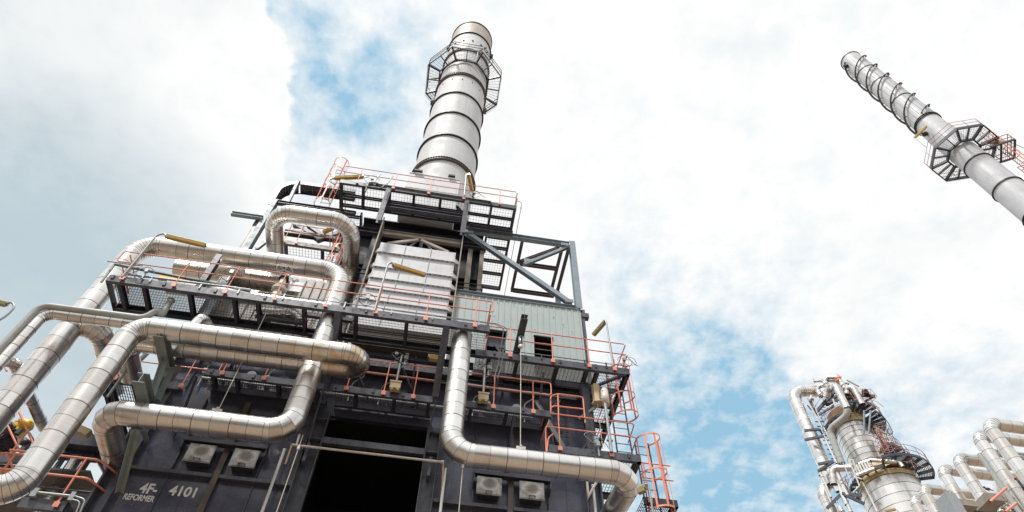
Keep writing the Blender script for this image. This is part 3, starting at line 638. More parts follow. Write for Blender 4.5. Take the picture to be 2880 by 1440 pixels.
# slimmer pipes upper left
Y6 = 13.7
z6 = at((3,850,832), Y=Y6).z; x6 = at((3,395,790), Y=Y6).x; e6 = at((3,1190,885), Y=Y6).x
pipe('slim silver pipe with banded joints, below the grey pipe at the left', [V((x6, Y6, GROUND)), V((x6, Y6, z6)), V((e6+.9, Y6, z6))], .15, .3, 5, .36, 'clad', group=G1)
Y5 = 13.55; z5 = at((3,850,765), Y=Y5).z; x5 = at((3,345,725), Y=Y5).x; xk = at((3,1310,808), Y=Y5).x
P_ = at((3,1430,745), Y=Y5); P2_ = at((3,1470,790), Y=Y5+.1); P3_ = at((3,1552,655), Z=14.75)
pts = [V((x5, Y5, GROUND)), V((x5, Y5, z5)), V((xk, Y5, z5)), V((P_.x, Y5, P_.z)), V((P2_.x, Y5+.1, P2_.z-.05)), P3_]
p = pipe('plain grey pipe at the left that kinks and passes up through the walkway', pts, .092, .28, 7, 60, 'bare', group=G1, n=16, seams=False)
mb = MB(); mb.disc(P3_-V((0,0,.03)), .12, (0,0,1), .03, 18); mb.build('flange', 'bare', p)
c = at((3,1780,880), Y=Y3)
pipe('small hooked branch pipe on top of the broad left pipe', [V((c.x-.15, Y3+.05, zh3)), V((c.x, Y3+.05, zh3+.78)), V((c.x+.3, Y3+.9, zh3+.72)), V((c.x+.3,Y3+1.0,zh3))], .135, .2, 5, .3, 'clad', group=G1)
a = at((7,110,40), Y=14.6); c = near(a, V((.05,1,0)), (7,350,600))
pipe('short brownish pipe seen end on between the left risers', [a+V((-.3,-.1,-.2)), a, c], .16, .25, 5, .4, 'clad', group=G1)
# vertical pipe far behind, bottom left
a = at((15,930,640), Y=17.5)
pipe('shiny distant pipe behind the orange railing at the bottom left', [V((a.x, 17.5, GROUND)), V((a.x, 17.5, a.z+.3))], .17, .3, 4, .8, 'cladwhite', group=G1)
a = at((15,1010,700), Y=18.2)
pipe('dark distant pipe beside the shiny one at the bottom left', [V((a.x, 18.2, GROUND)), V((a.x, 18.2, a.z+.3))], .15, .3, 4, .8, 'seam', group=G1)
# hangers and saddles
def hanger(label, pt, ztop, yy, can=False, saddle=True):
    root = thing('pipe_hanger', label, 'hanger', pt, 'pipe hangers'); mb = MB(); mb.tube([pt, V((pt.x, yy, ztop))], .012, 6); mb.build('rod', 'white', root)
    if saddle: mb = MB(); mb.box(pt.x-.12, pt.x+.12, yy-.09, yy+.09, pt.z-.06, pt.z+.10); mb.box(pt.x-.03, pt.x+.03, yy-.1, yy+.1, pt.z+.1, pt.z+.14); mb.build('saddle', 'white', root)
    if can:
        mb = MB(); zc = ztop-.1; mb.sect((pt.x, yy, zc), (pt.x, yy, zc-.42), .075, .075, n=16, cap=True); mb.build('spring_can', 'galv', root)
        mb = MB(); mb.sect((pt.x-.0, yy-.0, zc-.42), (pt.x, yy, zc-.52), .09, .03, n=12, cap=True); mb.build('can_base', 'white', root)
        mb = MB(); mb.box(pt.x-.02, pt.x+.02, yy-.08, yy-.072, zc-.36, zc-.08); mb.build('slot', 'cable', root)
c = at((8,155,455), Y=YP); hanger('thin hanger rod holding the lower left pipe', V((c.x, YP, zh2+.30)), 14.6, YP)
c = at((9,772,745), Y=YP); hanger('rod and spring can hanging over the lower right pipe', V((c.x, YP, zh+.30)), 15.15, YP, True)
mb = MB(); mb.ibeam((c.x, 12.95, 15.22), (c.x, 14.9, 15.22), .2, .22, .018); tag(mb.build('cantilever_beam', 'steelb'), 'stubby black beam end jutting out over the right platform, spring can below', 'beam')
c = at((16,140,395), Y=14.6); hanger('rod below the scorched spring can under the right platform', V((c.x, 14.6, 11.9)), 14.2, 14.6, False, False)
r_ = thing('spring_support', 'tan hexagonal spring can under the far right platform', 'hanger', V((c.x, 14.6, 13.6)))
mb = MB(); mb.sect((c.x, 14.6, 14.3), (c.x, 14.6, 13.62), .13, .13, n=6, smooth=False, cap=True); mb.build('can', 'tan', r_); mb = MB(); mb.sect((c.x,14.6,13.62),(c.x,14.6,13.56),.17,.17,n=6,smooth=False,cap=True); mb.build('can_base','tan',r_)
c = at((16,200,260), Y=14.5)
r_ = thing('spring_support', 'rounded cream canister beside the grey pole under the right platform', 'hanger', c)
mb = MB(); mb.sect(c+V((0,0,.3)), c-V((0,0,.25)), .12, .12, n=12, cap=True); mb.ball(c+V((0,0,.3)), .12); mb.build('can', 'white', r_); mb = MB(); mb.bar(c+V((-.1,.1,-.1)), c+V((-.75,.5,-.5)), .06, .08); mb.build('bracket', 'greyst', r_)
for r_, a_, x_, lab in ((8,(855,655),xv2-.12,'thin vertical rod below the elbow left of the dark opening'),(9,(296,935),xv+.2,'thin vertical rod below the elbow right of the dark opening')):
    c = at((r_,)+a_, Y=YP); mb = MB(); mb.tube([(c.x, YP, c.z), (c.x, YP, 2)], .011, 6); mb.box(c.x-.03, c.x+.03, YP-.03, YP+.03, 10.0, 10.1); tag(mb.build('tie_rod', 'white'), lab, 'rod', 'thin rods below the pipe elbows')
# white fire water pipe and down pipes
r_ = thing('water_pipe', 'cream water pipe crossing in front of the dark furnace opening', 'pipe', (-1.5, 15.1, 11.3))
a = at((8,765,733), Y=15.05); c = at((8,2010,880), Y=15.05); a.z = c.z = (a.z+c.z)/2
mb = MB(); mb.tube([a, c], .034, 10); mb.tube([a+V((.12,0,0)), a+V((.1,0,.35))], .03, 8); mb.disc(c-V((.06,0,0)), .05, (1,0,0), .08, 12); mb.build('cross_pipe', 'white', r_)
mb = MB(); mb.tube([a, a+V((-.02,.1,-.55))], .026, 8); mb.build('branch', 'tan', r_); mb = MB(); mb.tube([c, c+V((.06,.1,-.8))], .022, 8); mb.build('branch', 'tan', r_)
for p_ in ((8,903,740),(8,1905,860)):
    q_ = at(p_, Y=15.2); mb = MB(); mb.box(q_.x-.04, q_.x+.04, 15.12, W-.02, q_.z-.55, q_.z+.05); mb.build('bracket', 'steelb', r_)
for p_, lab in (((8,700,785),'white vertical pipe on the wall left of the dark opening'),((9,152,945),'white vertical pipe on the wall right of the dark opening'),((9,1370,1080),'white vertical pipe by the right edge of the furnace wall')):
    q_ = at(p_, Y=15.15); mb = MB(); mb.tube([V((q_.x, 15.15, GROUND)), q_], .040, 10); mb.disc(q_, .046, (0,0,1), .05, 12); tag(mb.build('down_pipe', 'whitecool'), lab, 'pipe', 'white vertical pipes on the furnace wall')
q_ = at((9,1330,1160), Y=15.1); mb = MB(); mb.tube([at((9,1320,1030), Y=15.1), q_, at((9,1400,1040), Y=15.1)], .035, 8); tag(mb.build('drain_pipe', 'white'), 'cream forked drain pipe under the right hand silver pipe', 'pipe')
# grey struts that carry the left pipes
r_ = thing('pipe_support', 'grey green steel bracket with a slanting strut under the lower left pipe', 'support', at((7,1000,1120), Y=15.2))
mb = MB(); mb.angle(at((7,980,1115), Y=15.2), at((7,1118,598), Y=13.75), .14, .02, (0,-1,0)); mb.build('strut', 'greyst', r_)
mb = MB(); mb.angle(at((7,1232,705), Y=15.3), at((7,1200,610), Y=13.8), .12, .02, (0,-1,0)); mb.build('strut', 'greyst', r_)
mb = MB(); mb.ibeam(at((7,1160,180), Y=12.9), near(at((7,1160,180), Y=12.9), V((0,1,0)), (7,1235,400)), .28, .3, .02); mb.build('bracket_beam', 'greyst', r_)
mb = MB(); a = at((7,1235,330), Y=13.9); c = at((7,1340,20), Y=13.6); mb.angle(a, c, .14, .015, (0,-1,0)); mb.build('strut', 'greyst', r_)
mb = MB(); mb.angle(at((7,1285,360), Y=14.2), at((7,1390,150), Y=14.0), .12, .015, (0,-1,0)); mb.build('strut', 'greyst', r_)
r_ = thing('pipe_support', 'grey steel beam propping up the broad left pipe from below', 'support', at((3,1500,1250), Y=13.6))
a = at((3,1455,950), Y=12.75); mb = MB(); mb.ibeam(a, near(a, V((0,1,0)), (3,1545,1280)), .26, .3, .02); mb.build('bracket_beam', 'greyst', r_)
mb = MB(); mb.bar(near(a, V((0,1,0)), (3,1545,1280)), near(a, V((0,1,0)), (3,1545,1280))+V((.1,.1,-.1)), .36, .5); mb.build('plate', 'greyst', r_)
mb = MB(); mb.ibeam((at((3,1985,270),Y=13.5).x, 13.5, 14.9), (at((3,1985,270),Y=13.5).x, 13.5, at((3,1985,262),Y=13.5).z), .18, .2, .02, (0,1,0)); tag(mb.build('support_post', 'steelb'), 'black upright post standing on the left half of the long walkway', 'post')
# ------------------------------------------------------------------ white convection duct
D = thing('flue_duct', 'white bolted plate duct standing in stepped rows above the long walkway', 'duct', (-1.55, 15.1, 15.4))
rows = [(20.9,20.2,-3.0),(20.2,19.27,-3.0),(19.27,18.6,-3.0),(18.6,17.98,-3.02),(17.98,17.35,-3.22),(17.35,16.05,-3.3)]
for i, (zt, zb, xl) in enumerate(rows):
    y = 15.0 - .0*i; xr = -.05
    b = MB(); 
    n3 = [xl, xl+(xr-xl)*.33, xl+(xr-xl)*.67, xr]
    b.box(xl, xr, y, y+.3, zb+.004, zt-.002)
    b.box(xl-.01, xr+.01, y-.075, y, zb, zb+.05, 0)
    pn = b.build('plate_row', 'duct', D)
    b = MB()
    for k in range(16): b.disc((xl+(xr-xl)*(k+.5)/16, y-.04, zb), .022, (0,0,-1), .02, 6)
    for xx in (xl+.04, xr-.04):
        for k in range(5): b.disc((xx, y, zb+.1+(zt-zb-.15)*k/5), .013, (0,-1,0), .01, 6)
    b.build('bolts', 'louvre', pn)
    b = MB()
    for xx in n3[1:3]: b.box(xx-.006, xx+.006, y-.045, y, zb+.05, zt)
    b.build('rib', 'duct', pn)
    for sx, xx in ((-1, xl),(1, xr)):
        b = MB(); k0 = len(b.v)
        x2 = -3.14 if sx < 0 and i < 4 else (xl-.13 if sx < 0 else .13)
        b.v += [V((xx, y-.01, zb+.02)), V((x2, y+.1, zb+.10)), V((x2, y+.1, zb+.24)), V((xx, y-.01, zb+.3)), V((xx, y+.1, zb+.02)), V((x2, y+.2, zb+.10)), V((x2, y+.2, zb+.24)), V((xx, y+.1, zb+.3))]
        for f in ((0,1,2,3),(7,6,5,4),(0,4,5,1),(1,5,6,2),(2,6,7,3),(3,7,4,0)): b.face([k0+j for j in f])
        b.build('gusset', 'duct', D)
for x, z0, z1 in ((-3.17, 15.0, 22.6), (.14, 15.0, 22.2)):
    b = MB(); b.box(x-.02, x+.02, 14.93, 15.03, z0, z1); b.box(x-.012, x+.012, 15.03, 15.6, z0, z1); b.build('side_flange', 'beige', D)
b = MB(); b.box(-3.0, -.05, 15.32, 17.6, 15.3, 20.9); b.box(-3.3, 0, 15.10, 15.3, 15.5, 16.04); b.build('casing', 'louvre', D)
b = MB(); 
for k in range(7): b.box(-3.25, -.02, 15.04, 15.1, 15.5+k*.078, 15.53+k*.078)
b.build('louvre_blades', 'louvre', D)
b = MB(); b.box(-3.35, .02, 14.98, 15.15, 15.36, 15.45); b.build('sill', 'white', D)
b = MB(); b.bar((-2.75,15.1,21.0), (-1.62,15.1,21.55), .09, .12, (0,0,1)); b.build('gable_brace', 'beige', D); b = MB(); b.bar((-1.5,15.1,21.55), (-.35,15.1,21.0), .09, .12, (0,0,1)); b.build('gable_brace', 'beige', D)
b = MB(); b.ibeam((-3.1,15.2,21.85), (.1,15.2,21.85), .16, .3, .02); b.build('header_beam', 'beige', D)
b = MB(); b.box(-4.2, 1.0, 16.2, 16.3, 20.9, 23.8); b.bar((-2.6,16,21.2),(-1.55,16,23),.08,.1); b.bar((-.5,16,21.2),(-1.55,16,23),.08,.1); b.bar((-1.55,15.95,21),(-1.55,15.95,23.2),.14,.05); b.build('shade_backing', 'inside', D)  # near-black backing; shade of the interior put into its colour
# ------------------------------------------------------------------ convection box and steel round it
D = thing('convection_section', 'dark box shaped furnace section behind the white duct', 'furnace', (-1.7, 17.5, 20.3))
b = MB(); b.box(-4.7, 1.05, 16.35, 19.2, 20.3, 22.75); b.build('shell', 'inside', D)
b = MB(); b.ibeam((-5.0, 16.1, 20.2), (1.2, 16.1, 20.2), .25, .3, .02); b.ibeam((-5.0, 16.0, 22.9), (1.2, 16.0, 22.9), .25, .3, .02); b.build('girder', 'steel', D)
for x in (-4.6, -3.5, .55): b = MB(); b.ibeam((x, 16.1, 15), (x, 16.1, 23), .2, .2, .02, (0,1,0)); b.build('column', 'beige' if x > 0 else 'steel', D)
b = MB(); b.ibeam((1.05, 16.1, 18.7), (1.05, 16.1, 23), .18, .2, .02, (0,1,0)); b.build('column', 'beige', D)
b = MB(); b.box(.2, 1.1, 15.96, 15.99, 19.35, 19.6); b.build('beam', 'beige', D)
b = MB(); b.box(.15, 2.3, 15.6, 16.4, 18.75, 18.95); b.box(.15, 2.3, 15.5, 15.6, 18.7, 19.0); b.build('beam', 'brownst', D)
# right hand blue grey frame
D = thing('steel_frame', 'open blue grey steel truss standing on the clad house at the right', 'steel frame', (4.8, 15.15, 18.7))
def mem(nm, p, q, w=.16, h=.2, m='bluest', t=.016, up=(0,0,1)): b = MB(); b.ibeam(p, q, w, h, t, up); b.build(nm, m, D)
mem('column', (4.80, 15.2, 18.65), (4.80, 15.2, 23.1), .24, .24, t=.02, up=(0,1,0)); mem('top_beam', (.2, 15.2, 22.92), (4.68, 15.2, 22.92), .2, .24)
mem('diagonal', (.25, 15.2, 22.72), (4.55, 15.2, 18.92), .2, .18, up=(0,1,0)); mem('bottom_beam', (.15, 15.2, 18.70), (4.68, 15.2, 18.70), .2, .2)
for x, ya, yb, m in ((2.67,15.3,18.1,'mauve'),(4.42,15.5,17.75,'mauve'),(4.70,15.4,17.75,'mauve')): mem('depth_beam', (x, ya, 22.92), (x, yb, 22.92), .12, .18, m)
mem('cross_beam', (2.75,16.53,22.92), (4.36,16.53,22.92), .14, .18, 'mauve'); mem('cross_beam', (2.73,18.05,22.92), (4.6,18.05,22.92), .14, .18, 'mauve')
mem('plan_brace', (2.75,16.4,22.9), (4.3,15.36,22.9), .1, .12, 'mauve'); mem('brace', (2.72, 15.25, 21.1), (4.62, 15.2, 22.75), .13, .14, up=(0,1,0))
mem('rear_column', (4.7, 17.75, 18.7), (4.7, 17.75, 22.8), .2, .2, up=(0,1,0)); mem('rear_brace', (4.72, 15.4, 18.9), (4.72, 17.7, 22.7), .1, .12, up=(1,0,0)); mem('rear_beam', (1.8,17.9,18.8), (4.6,17.9,18.8), .2, .2)
mem('wall_beam', (2.1, 16.0, 18.62), (4.6, 16.6, 18.62), .2, .14)
b = MB()
for p_ in ((.36,22.66),(4.45,22.75),(4.42,18.98),(2.85,21.2)):
    b.box(p_[0]-.16, p_[0]+.16, 15.06, 15.075, p_[1]-.09, p_[1]+.09)
    for k in range(4): b.disc((p_[0]-.12+k*.08, 15.06, p_[1]), .014, (0,-1,0), .012, 6)
b.build('gusset_plates', 'bluest', D)
# clad house
Hs = thing('clad_house', 'pale grey green house of ribbed sheet with two dark openings', 'building', (2.5, 15.2, 14.6))
b = MB()
def corr(b, xa, xb, y, za, zb):                     # ribbed sheet between xa and xb
    n = round((xb-xa)/.235)
    for i in range(max(1, n)):
        x = xa+(xb-xa)*i/max(1,n); x2 = xa+(xb-xa)*(i+1)/max(1,n); w_ = x2-x
        b.box(x, x2, y, y+.02, za, zb); b.obox((x+w_*.40, y-.022, za), (w_*.2,0,0), (0,.022,0), (0,0,zb-za))
corr(b, .15, 1.42, 15.16, 14.62, 18.58); corr(b, 1.42, 2.07, 15.16, 16.82, 18.58); corr(b, 2.07, 3.06, 15.16, 14.62, 18.58); corr(b, 3.06, 3.72, 15.16, 16.84, 18.58); corr(b, 3.72, 4.85, 15.16, 14.62, 18.58)
b.build('front_wall', 'corr', Hs)
b = MB(); b.box(4.83, 4.86, 15.19, 17.8, 14.62, 18.58); b.box(.15, .18, 15.19, 17.8, 14.62, 18.58); b.box(.15, 4.86, 17.78, 17.8, 14.62, 18.58); b.build('side_wall', 'corr', Hs)
b = MB(); b.box(.12, 4.9, 15.12, 17.85, 18.585, 18.61); b.build('roof', 'corr', Hs)
for x0_, x1_, lv in ((1.42,2.07,0),(3.06,3.72,1)):
    b = MB(); b.box(x0_-.02, x1_+.02, 15.9, 15.95, 14.7, 16.9); w_ = b.build('opening', 'inside', Hs)
    b = MB()
    if lv:
        for k in range(8): b.obox((x0_, 15.24, 14.8+k*.25), (x1_-x0_,0,0), (0,.22,.14), (0,0,.03))
    else: b.box(x0_, x1_-.0, 15.3, 15.4, 16.2, 16.75); b.bar((x1_-.35,15.3,16.3),(x1_-.02,15.3,15.7),.06,.1)
    b.build('louvre' if lv else 'inner_beam', 'louvre' if lv else 'steel', w_)
    b = MB(); b.box(x0_-.02, x1_+.02, 15.10, 15.16, 16.82, 16.86); b.build('lintel', 'steel', w_)
b = MB(); b.box(4.88, 4.98, 15.15, 15.3, 14.7, 18.35); b.box(4.87, 5.14, 15.1, 15.3, 18.2, 18.42); b.box(4.9, 5.0, 15.1, 15.3, 18.42, 18.6); b.build('corner_post', 'steelb', Hs)
b = MB()
for k in range(26): b.disc((random.uniform(.3,4.7), 15.14, random.uniform(15,18.4)), .012, (0,-1,0), .03, 6)
b.build('fixings', 'cable', Hs)
# warm grey enclosure behind the left part of the walkway
Hs = thing('clad_enclosure', 'grey ribbed enclosure wall behind the hand wheel valve', 'building', (-5.6, 16.3, 14.9))
ye = 15.9; xa = at((4,200,330), Y=ye).x; xb = at((4,1190,430), Y=ye).x; ztp = at((4,500,205), Y=ye).z
b = MB(); n = int((xb-xa)/.3)
for i in range(n):
    x = xa+(xb-xa)*i/n; w_ = (xb-xa)/n; b.obox((x, ye, 14.92), (w_*.68,0,0), (0,.03,0), (0,0,ztp-14.92)); b.obox((x+w_*.68, ye+.05, 14.92), (w_*.32,0,0), (0,.03,0), (0,0,ztp-14.92))
b.build('front_wall', 'corr2', Hs); b = MB(); b.box(xa, xb, ye+.1, ye+2.0, 14.92, ztp-.01); b.build('core', 'corr2', Hs)
# ------------------------------------------------------------------ top platform round the stack foot
P = thing('access_platform', 'high square platform of black beams and mesh around the stack foot', 'platform', (-1.5, 16.5, 23.8), 'grated platforms round the furnace')
z = H_TOP; xa, xb, ya, yb = -5.28, 2.24, 14.30, 18.8
edge_beam(P, (xa, ya, z), (xb, ya, z), .26, .1, 'steelb'); edge_beam(P, (xb, ya, z), (xb, yb, z), .22, .08, 'mauve', inward=(-1,0,0)); edge_beam(P, (xa, ya, z), (xa, yb, z), .22, .08, 'steel', inward=(1,0,0)); edge_beam(P, (xa, yb, z), (xb, yb, z), .22, .08, 'steel')
edge_beam(P, (1.12, 15.8, z), (1.12, yb, z), .22, .08, 'steel', inward=(1,0,0)); edge_beam(P, (-4.3, 15.8, z), (-4.3, yb, z), .22, .08, 'steel', inward=(-1,0,0))
for i, (x, w_) in enumerate(((-5.2,.1),(-4.28,.1),(-3.22,.2),(-2.15,.1),(-1.02,.1),(.10,.2),(1.17,.1),(2.17,.1))):
    b = MB(); b.ibeam((x, ya+.012, z-.14), (x, 15.5, z-.14), w_, .2, .016); b.build('cross_beam', 'steel', P)
for y, w_ in ((14.96,.09),(15.48,.12)): b = MB(); b.ibeam((xa+.1, y, z-.13), (xb-.1, y, z-.13), w_, .16, .014); b.build('long_beam', 'steel', P)
for y in (16.0,16.55,17.3,18.0): b = MB(); b.ibeam((1.22, y, z-.14), (2.14, y, z-.14), .09, .18); b.build('cross_beam', 'mauve', P); b = MB(); b.ibeam((-5.18, y, z-.14), (-4.4, y, z-.14), .09, .18); b.build('cross_beam', 'steel', P)
b = MB(); grating(b, xa+.05, xb-.05, ya+.03, 15.46, z, 'x', .13, .12, .005, .012); grating(b, 1.2, 2.16, 15.86, 18.7, z, 'x', .13, .12, .005, .012); grating(b, -5.2, -4.4, 15.86, 18.7, z, 'x', .13, .12, .005, .012); b.build('grating', 'grate', P)
pp = [V((at((2,)+p, Y=ya).x, ya-.03, z)) for p in ((1115,170),(1432,205),(1738,245),(2040,290),(2345,342))]
rails(P, [(-5.1, ya-.03, z), (2.20, ya-.03, z)], pp, loops=(True, False)); rails(P, [(2.26, ya, z), (2.26, yb, z)], [(2.26, y, z) for y in (15.6, 17.0)], plate=False)
rails(P, [(xa-.02, 16.0, z), (xa-.02, yb, z)], [(xa-.02, 17.2, z)], plate=False)
for x in (-3.22, .10):
    b = MB(); b.ibeam((x, 14.36, 21.35), (x, 14.36, z-.0), .2, .16, .02, (0,1,0)); 
    for k in range(6): b.disc((x+.05, 14.27, z-.5-k*.12), .02, (0,-1,0), .02, 6)
    b.build('hanger_column', 'steelb', P)
b = MB(); b.ibeam((-3.2, 14.6, 22.9), (.1, 14.6, 22.9), .2, .24, .02); b.ibeam((.3, 15.0, 22.85), (2.2, 15.0, 22.85), .16, .2); b.build('under_beam', 'steelb', P)
b = MB(); b.tube(fillet([(-4.1,14.25,z-1.0+.2),(-4.1,14.25,z+.02),(-3.7,14.25,z+.02)],.15), .04, 8); b.tube(fillet([(-4.1,14.2,z-.45),(-3.5,14.2,z-.45),(-3.42,14.2,z-.1)],.15), .035, 8); b.tube([(-3.8,14.26,z-.02),(1.1,14.26,z-.06)], .035, 8)
b.tube(fillet([(1.1,14.26,z-.06),(1.16,14.26,z-.2),(1.15,14.9,z-.35)],.1), .03, 8); b.build('conduit', 'seam', P)
for x0_ in (-3.9, -3.35): b = MB(); b.bar((x0_, 14.26, z+.1), (x0_+.12, 14.26, z+.85), .05, .05); b.build('bracket', 'galv', P)
b = MB(); b.tube([V((2.42, 14.4, z+.1)), V((2.42, 14.4, z-.25)), V((2.30, 18.9, 22.0))], .013, 5); b.tube(fillet([(2.24,14.28,z+.35),(2.45,14.28,z+.3),(2.45,14.28,z-.3)],.1), .012, 5); b.build('cable', 'cable', P)
# knee braces below it, as in the left bay
b = MB(); b.box(-4.2, 1.05, 15.86, 18.7, 23.72, 23.78); b.build('floor_plate', 'inside', P)
for y in (16.2, 16.9, 17.6): b = MB(); b.ibeam((-4.2, y, 23.6), (1.05, y, 23.6), .16, .22); b.build('floor_joist', 'steel', P)
# ------------------------------------------------------------------ stack 1
CX, CY, r1 = -1.267, 17.254, 1.62
K = thing('chimney_stack', 'pale grey steel chimney above the furnace with rust stained top', 'chimney', (CX, CY, 23))
b = MB()
def shell(b, cx, cy, r, za, zb, n=72, seg=1.5, wall=.05):
    k = max(1, round((zb-za)/seg))
    for i in range(k): z0 = za+(zb-za)*i/k; z1 = za+(zb-za)*(i+1)/k; b.sect((cx, cy, z0), (cx, cy, z1), r, r, n=n)
    b.band((cx, cy), r-wall, r+.004, zb-.01, zb+.0, n)
shell(b, CX, CY, r1, 26.0, 51.3); b.build('shell', 'stack', K)
b = MB(); shell(b, CX, CY, r1, 51.3, 54.0); b.sect((CX,CY,54),(CX,CY,51), r1-.05, r1-.05, n=72); b.build('top_section', 'stacktop', K)
b = MB(); b.sect((CX,CY,50.9),(CX,CY,51), r1-.06, r1-.06, n=48, cap=True); b.build('flue_interior', 'inside', K)
b = MB(); b.band((CX,CY), r1, r1+.06, 53.95, 54.06); b.build('top_rim', 'ring', K)
for z in (32.6, 35.65, 38.75, 44.75, 51.1): b = MB(); b.band((CX,CY), r1, r1+.10, z-.04, z+.04); b.build('stiffening_ring', 'ring', K)
for z in (29.75, 42.0, 47.0):
    b = MB(); b.band((CX,CY), r1, r1+.13, z+.09, z+.12); b.band((CX,CY), r1, r1+.13, z-.12, z-.09)
    for k in range(80): a = 2*pi*k/80; b.bar((CX+r1*cos(a), CY+r1*sin(a), z), (CX+(r1+.12)*cos(a), CY+(r1+.12)*sin(a), z), .015, .18)
    b.build('flange_ring', 'strake', K)
b = MB()
for k in range(7):
    a = -pi/2+(k-3)*.42; b.bar((CX+r1*cos(a), CY+r1*sin(a), 41.2-k%2*.1), (CX+(r1+.05)*cos(a), CY+(r1+.05)*sin(a), 41.2-k%2*.1), .06, .05)
    b.bar((CX+r1*cos(a+.1), CY+r1*sin(a+.1), 49.2), (CX+(r1+.08)*cos(a+.1), CY+(r1+.08)*sin(a+.1), 49.2), .12, .1)
b.build('lifting_lugs', 'cable', K)
for a in (pi+.12, -.12): b = MB(); c = V((CX+(r1+.08)*cos(a), CY+(r1+.08)*sin(a), 50.7)); b.bar(c-V((.12,0,0)), c+V((.16,0,0)), .3, .28); b.build('lug', 'ring', K)
for a in (pi+.02,-.02): b = MB(); c = V((CX+(r1)*cos(a), CY+(r1)*sin(a), 40.3)); b.sect(c, c+V((cos(a)*.22,0,0)), .2, .2, n=14, cap=True); b.build('nozzle', 'strake', K)
# transition box below the shell
b = MB(); b.box(-2.80, -.36, 15.55, 18.6, 24.08, 27.7); b.build('transition_box', 'duct', K)
b = MB(); b.box(-1.62, -1.60, 15.535, 15.55, 24, 27.7); b.box(-2.84, -.32, 15.50, 15.55, 24.9, 25.0); b.box(-2.82,-.34,15.53,15.55,26.3,26.36); b.box(-2.80, -.36, 15.52, 15.55, 27.65, 27.7); b.build('box_ribs', 'duct', K)
b = MB(); b.bar((-2.6, 15.45, 27.8), (-2.2, 15.45, 27.8), .12, .12); b.bar((-.95, 15.45, 27.8), (-.62, 15.45, 27.8), .12, .12); b.build('lugs', 'cable', K)
def octo(label, cx, cy, z, Ro, Ri, a0, ring_w=.14, group=None, rh=1.1, rm='orange', bw=1.):
    P = thing('stack_platform', label, 'platform', (cx, cy, z), group)
    def pt(r, k, dz=0): a = a0+pi/4*k; return V((cx+r*cos(a), cy+r*sin(a), z+dz))
    for k in range(8):
        b = MB(); b.bar(pt(Ro,k), pt(Ro,k+1), .05*bw, .22*bw); b.build('outer_beam', 'steel', P)
        b = MB(); b.bar(pt(Ri,k), pt(Ri,k+1), .09*bw, .16*bw); b.build('inner_beam', 'steel', P)
        b = MB(); b.bar(pt(Ri,k,-.02), pt(Ro,k,-.02), .10*bw, .16*bw); b.build('radial_beam', 'steel', P)
        m0 = (pt(Ri,k)+pt(Ri,k+1))/2; m1 = (pt(Ro,k)+pt(Ro,k+1))/2; b = MB(); b.bar(m0, m1, .06*bw, .12*bw); b.build('radial_beam', 'steel', P)
    b = MB()
    for k in range(8):
        for j in range(9): f = (j+.5)/9; b.bar(pt(Ri,k).lerp(pt(Ri,k+1),f), pt(Ro,k).lerp(pt(Ro,k+1),f), .012, .03)
        for j in range(7): f = (j+1)/8; b.bar(pt(Ri+(Ro-Ri)*f,k), pt(Ri+(Ro-Ri)*f,k+1), .009, .02)
    b.build('grating', 'grate', P)
    b = MB()
    for h in (rh, rh*.55):
        for k in range(8): b.tube([pt(Ro+.02,k,h), pt(Ro+.02,k+1,h)], .024, 6)
    hr = b.build('handrail', rm, P)
    for k in range(16):
        p0 = pt(Ro+.02, k//2) if k % 2 == 0 else (pt(Ro+.02,k//2)+pt(Ro+.02,k//2+1))/2
        b = MB(); b.tube([p0, p0+V((0,0,rh))], .024, 6); b.build('post', rm, hr)
    b = MB()
    for h in (.3,): 
        for k in range(8): b.bar(pt(Ro+.05,k,-.3+h*.2), pt(Ro+.05,k+1,-.3+h*.2), .02, .02)
    b.build('cable_run', 'cable', P)
    return P
octo('octagonal platform high on the chimney above the furnace', CX, CY, 44.35, 2.75, 1.86, pi/8, group='octagonal chimney platforms', rm='strake')
a = at((1,630,270), Z=45.6); c = at((1,690,240), Z=45.6); lamp('short strip light on the octagonal platform, front right', a, c, [a-V((0,0,1.2)), a], 'amberdim', .14, .08)
a = at((1,285,470), Z=44.9); c = at((1,350,462), Z=44.9); lamp('short strip light at the left side of the octagonal platform', a, c, [a-V((0,0,.5)), a], 'amberdim', .14, .08)
# ------------------------------------------------------------------ stack 2
c2x, c2y, r2 = 45.66, 20.37, 1.187
K = thing('chimney_stack', 'grey chimney at the right with spiral strakes round its upper half', 'chimney', (c2x, c2y, GROUND))
b = MB(); shell(b, c2x, c2y, r2, 20, 60.5, 56, 2.3); b.build('lower_shell', 'stack2', K)
b = MB(); shell(b, c2x, c2y, r2*.985, 60.5, 81.8, 56, 2.3); b.sect((c2x,c2y,81.8),(c2x,c2y,80),r2-.06,r2-.06,n=48); b.build('upper_shell', 'stack2', K)
for z in (81.7, 78.2-1.4, 73.0, 67.9): b = MB(); b.band((c2x,c2y), r2*.98, r2+.05, z-.05, z+.05, 56); b.build('stiffening_ring', 'ring', K)
for z in (53.4, 49.0): b = MB(); b.band((c2x,c2y), r2, r2+.09, z-.06, z+.06, 56); b.build('stiffening_ring', 'ring', K)
for z in (62.5, 44.7):
    b = MB(); b.band((c2x,c2y), r2, r2+.12, z+.1, z+.14, 56); b.band((c2x,c2y), r2, r2+.12, z-.14, z-.1, 56)
    for k in range(56): a = 2*pi*k/56; b.bar((c2x+r2*cos(a), c2y+r2*sin(a), z), (c2x+(r2+.11)*cos(a), c2y+(r2+.11)*sin(a), z), .015, .2)
    b.build('flange_ring', 'ring', K)
pitch = 3.08; zt_, zb_ = 80.3, 62.7; nst = 40
az0 = math.atan2(-c2y, -c2x)                        # direction from the stack to the viewer
rs0, rs1 = r2+.13, r2+.34; pitch = 9.24
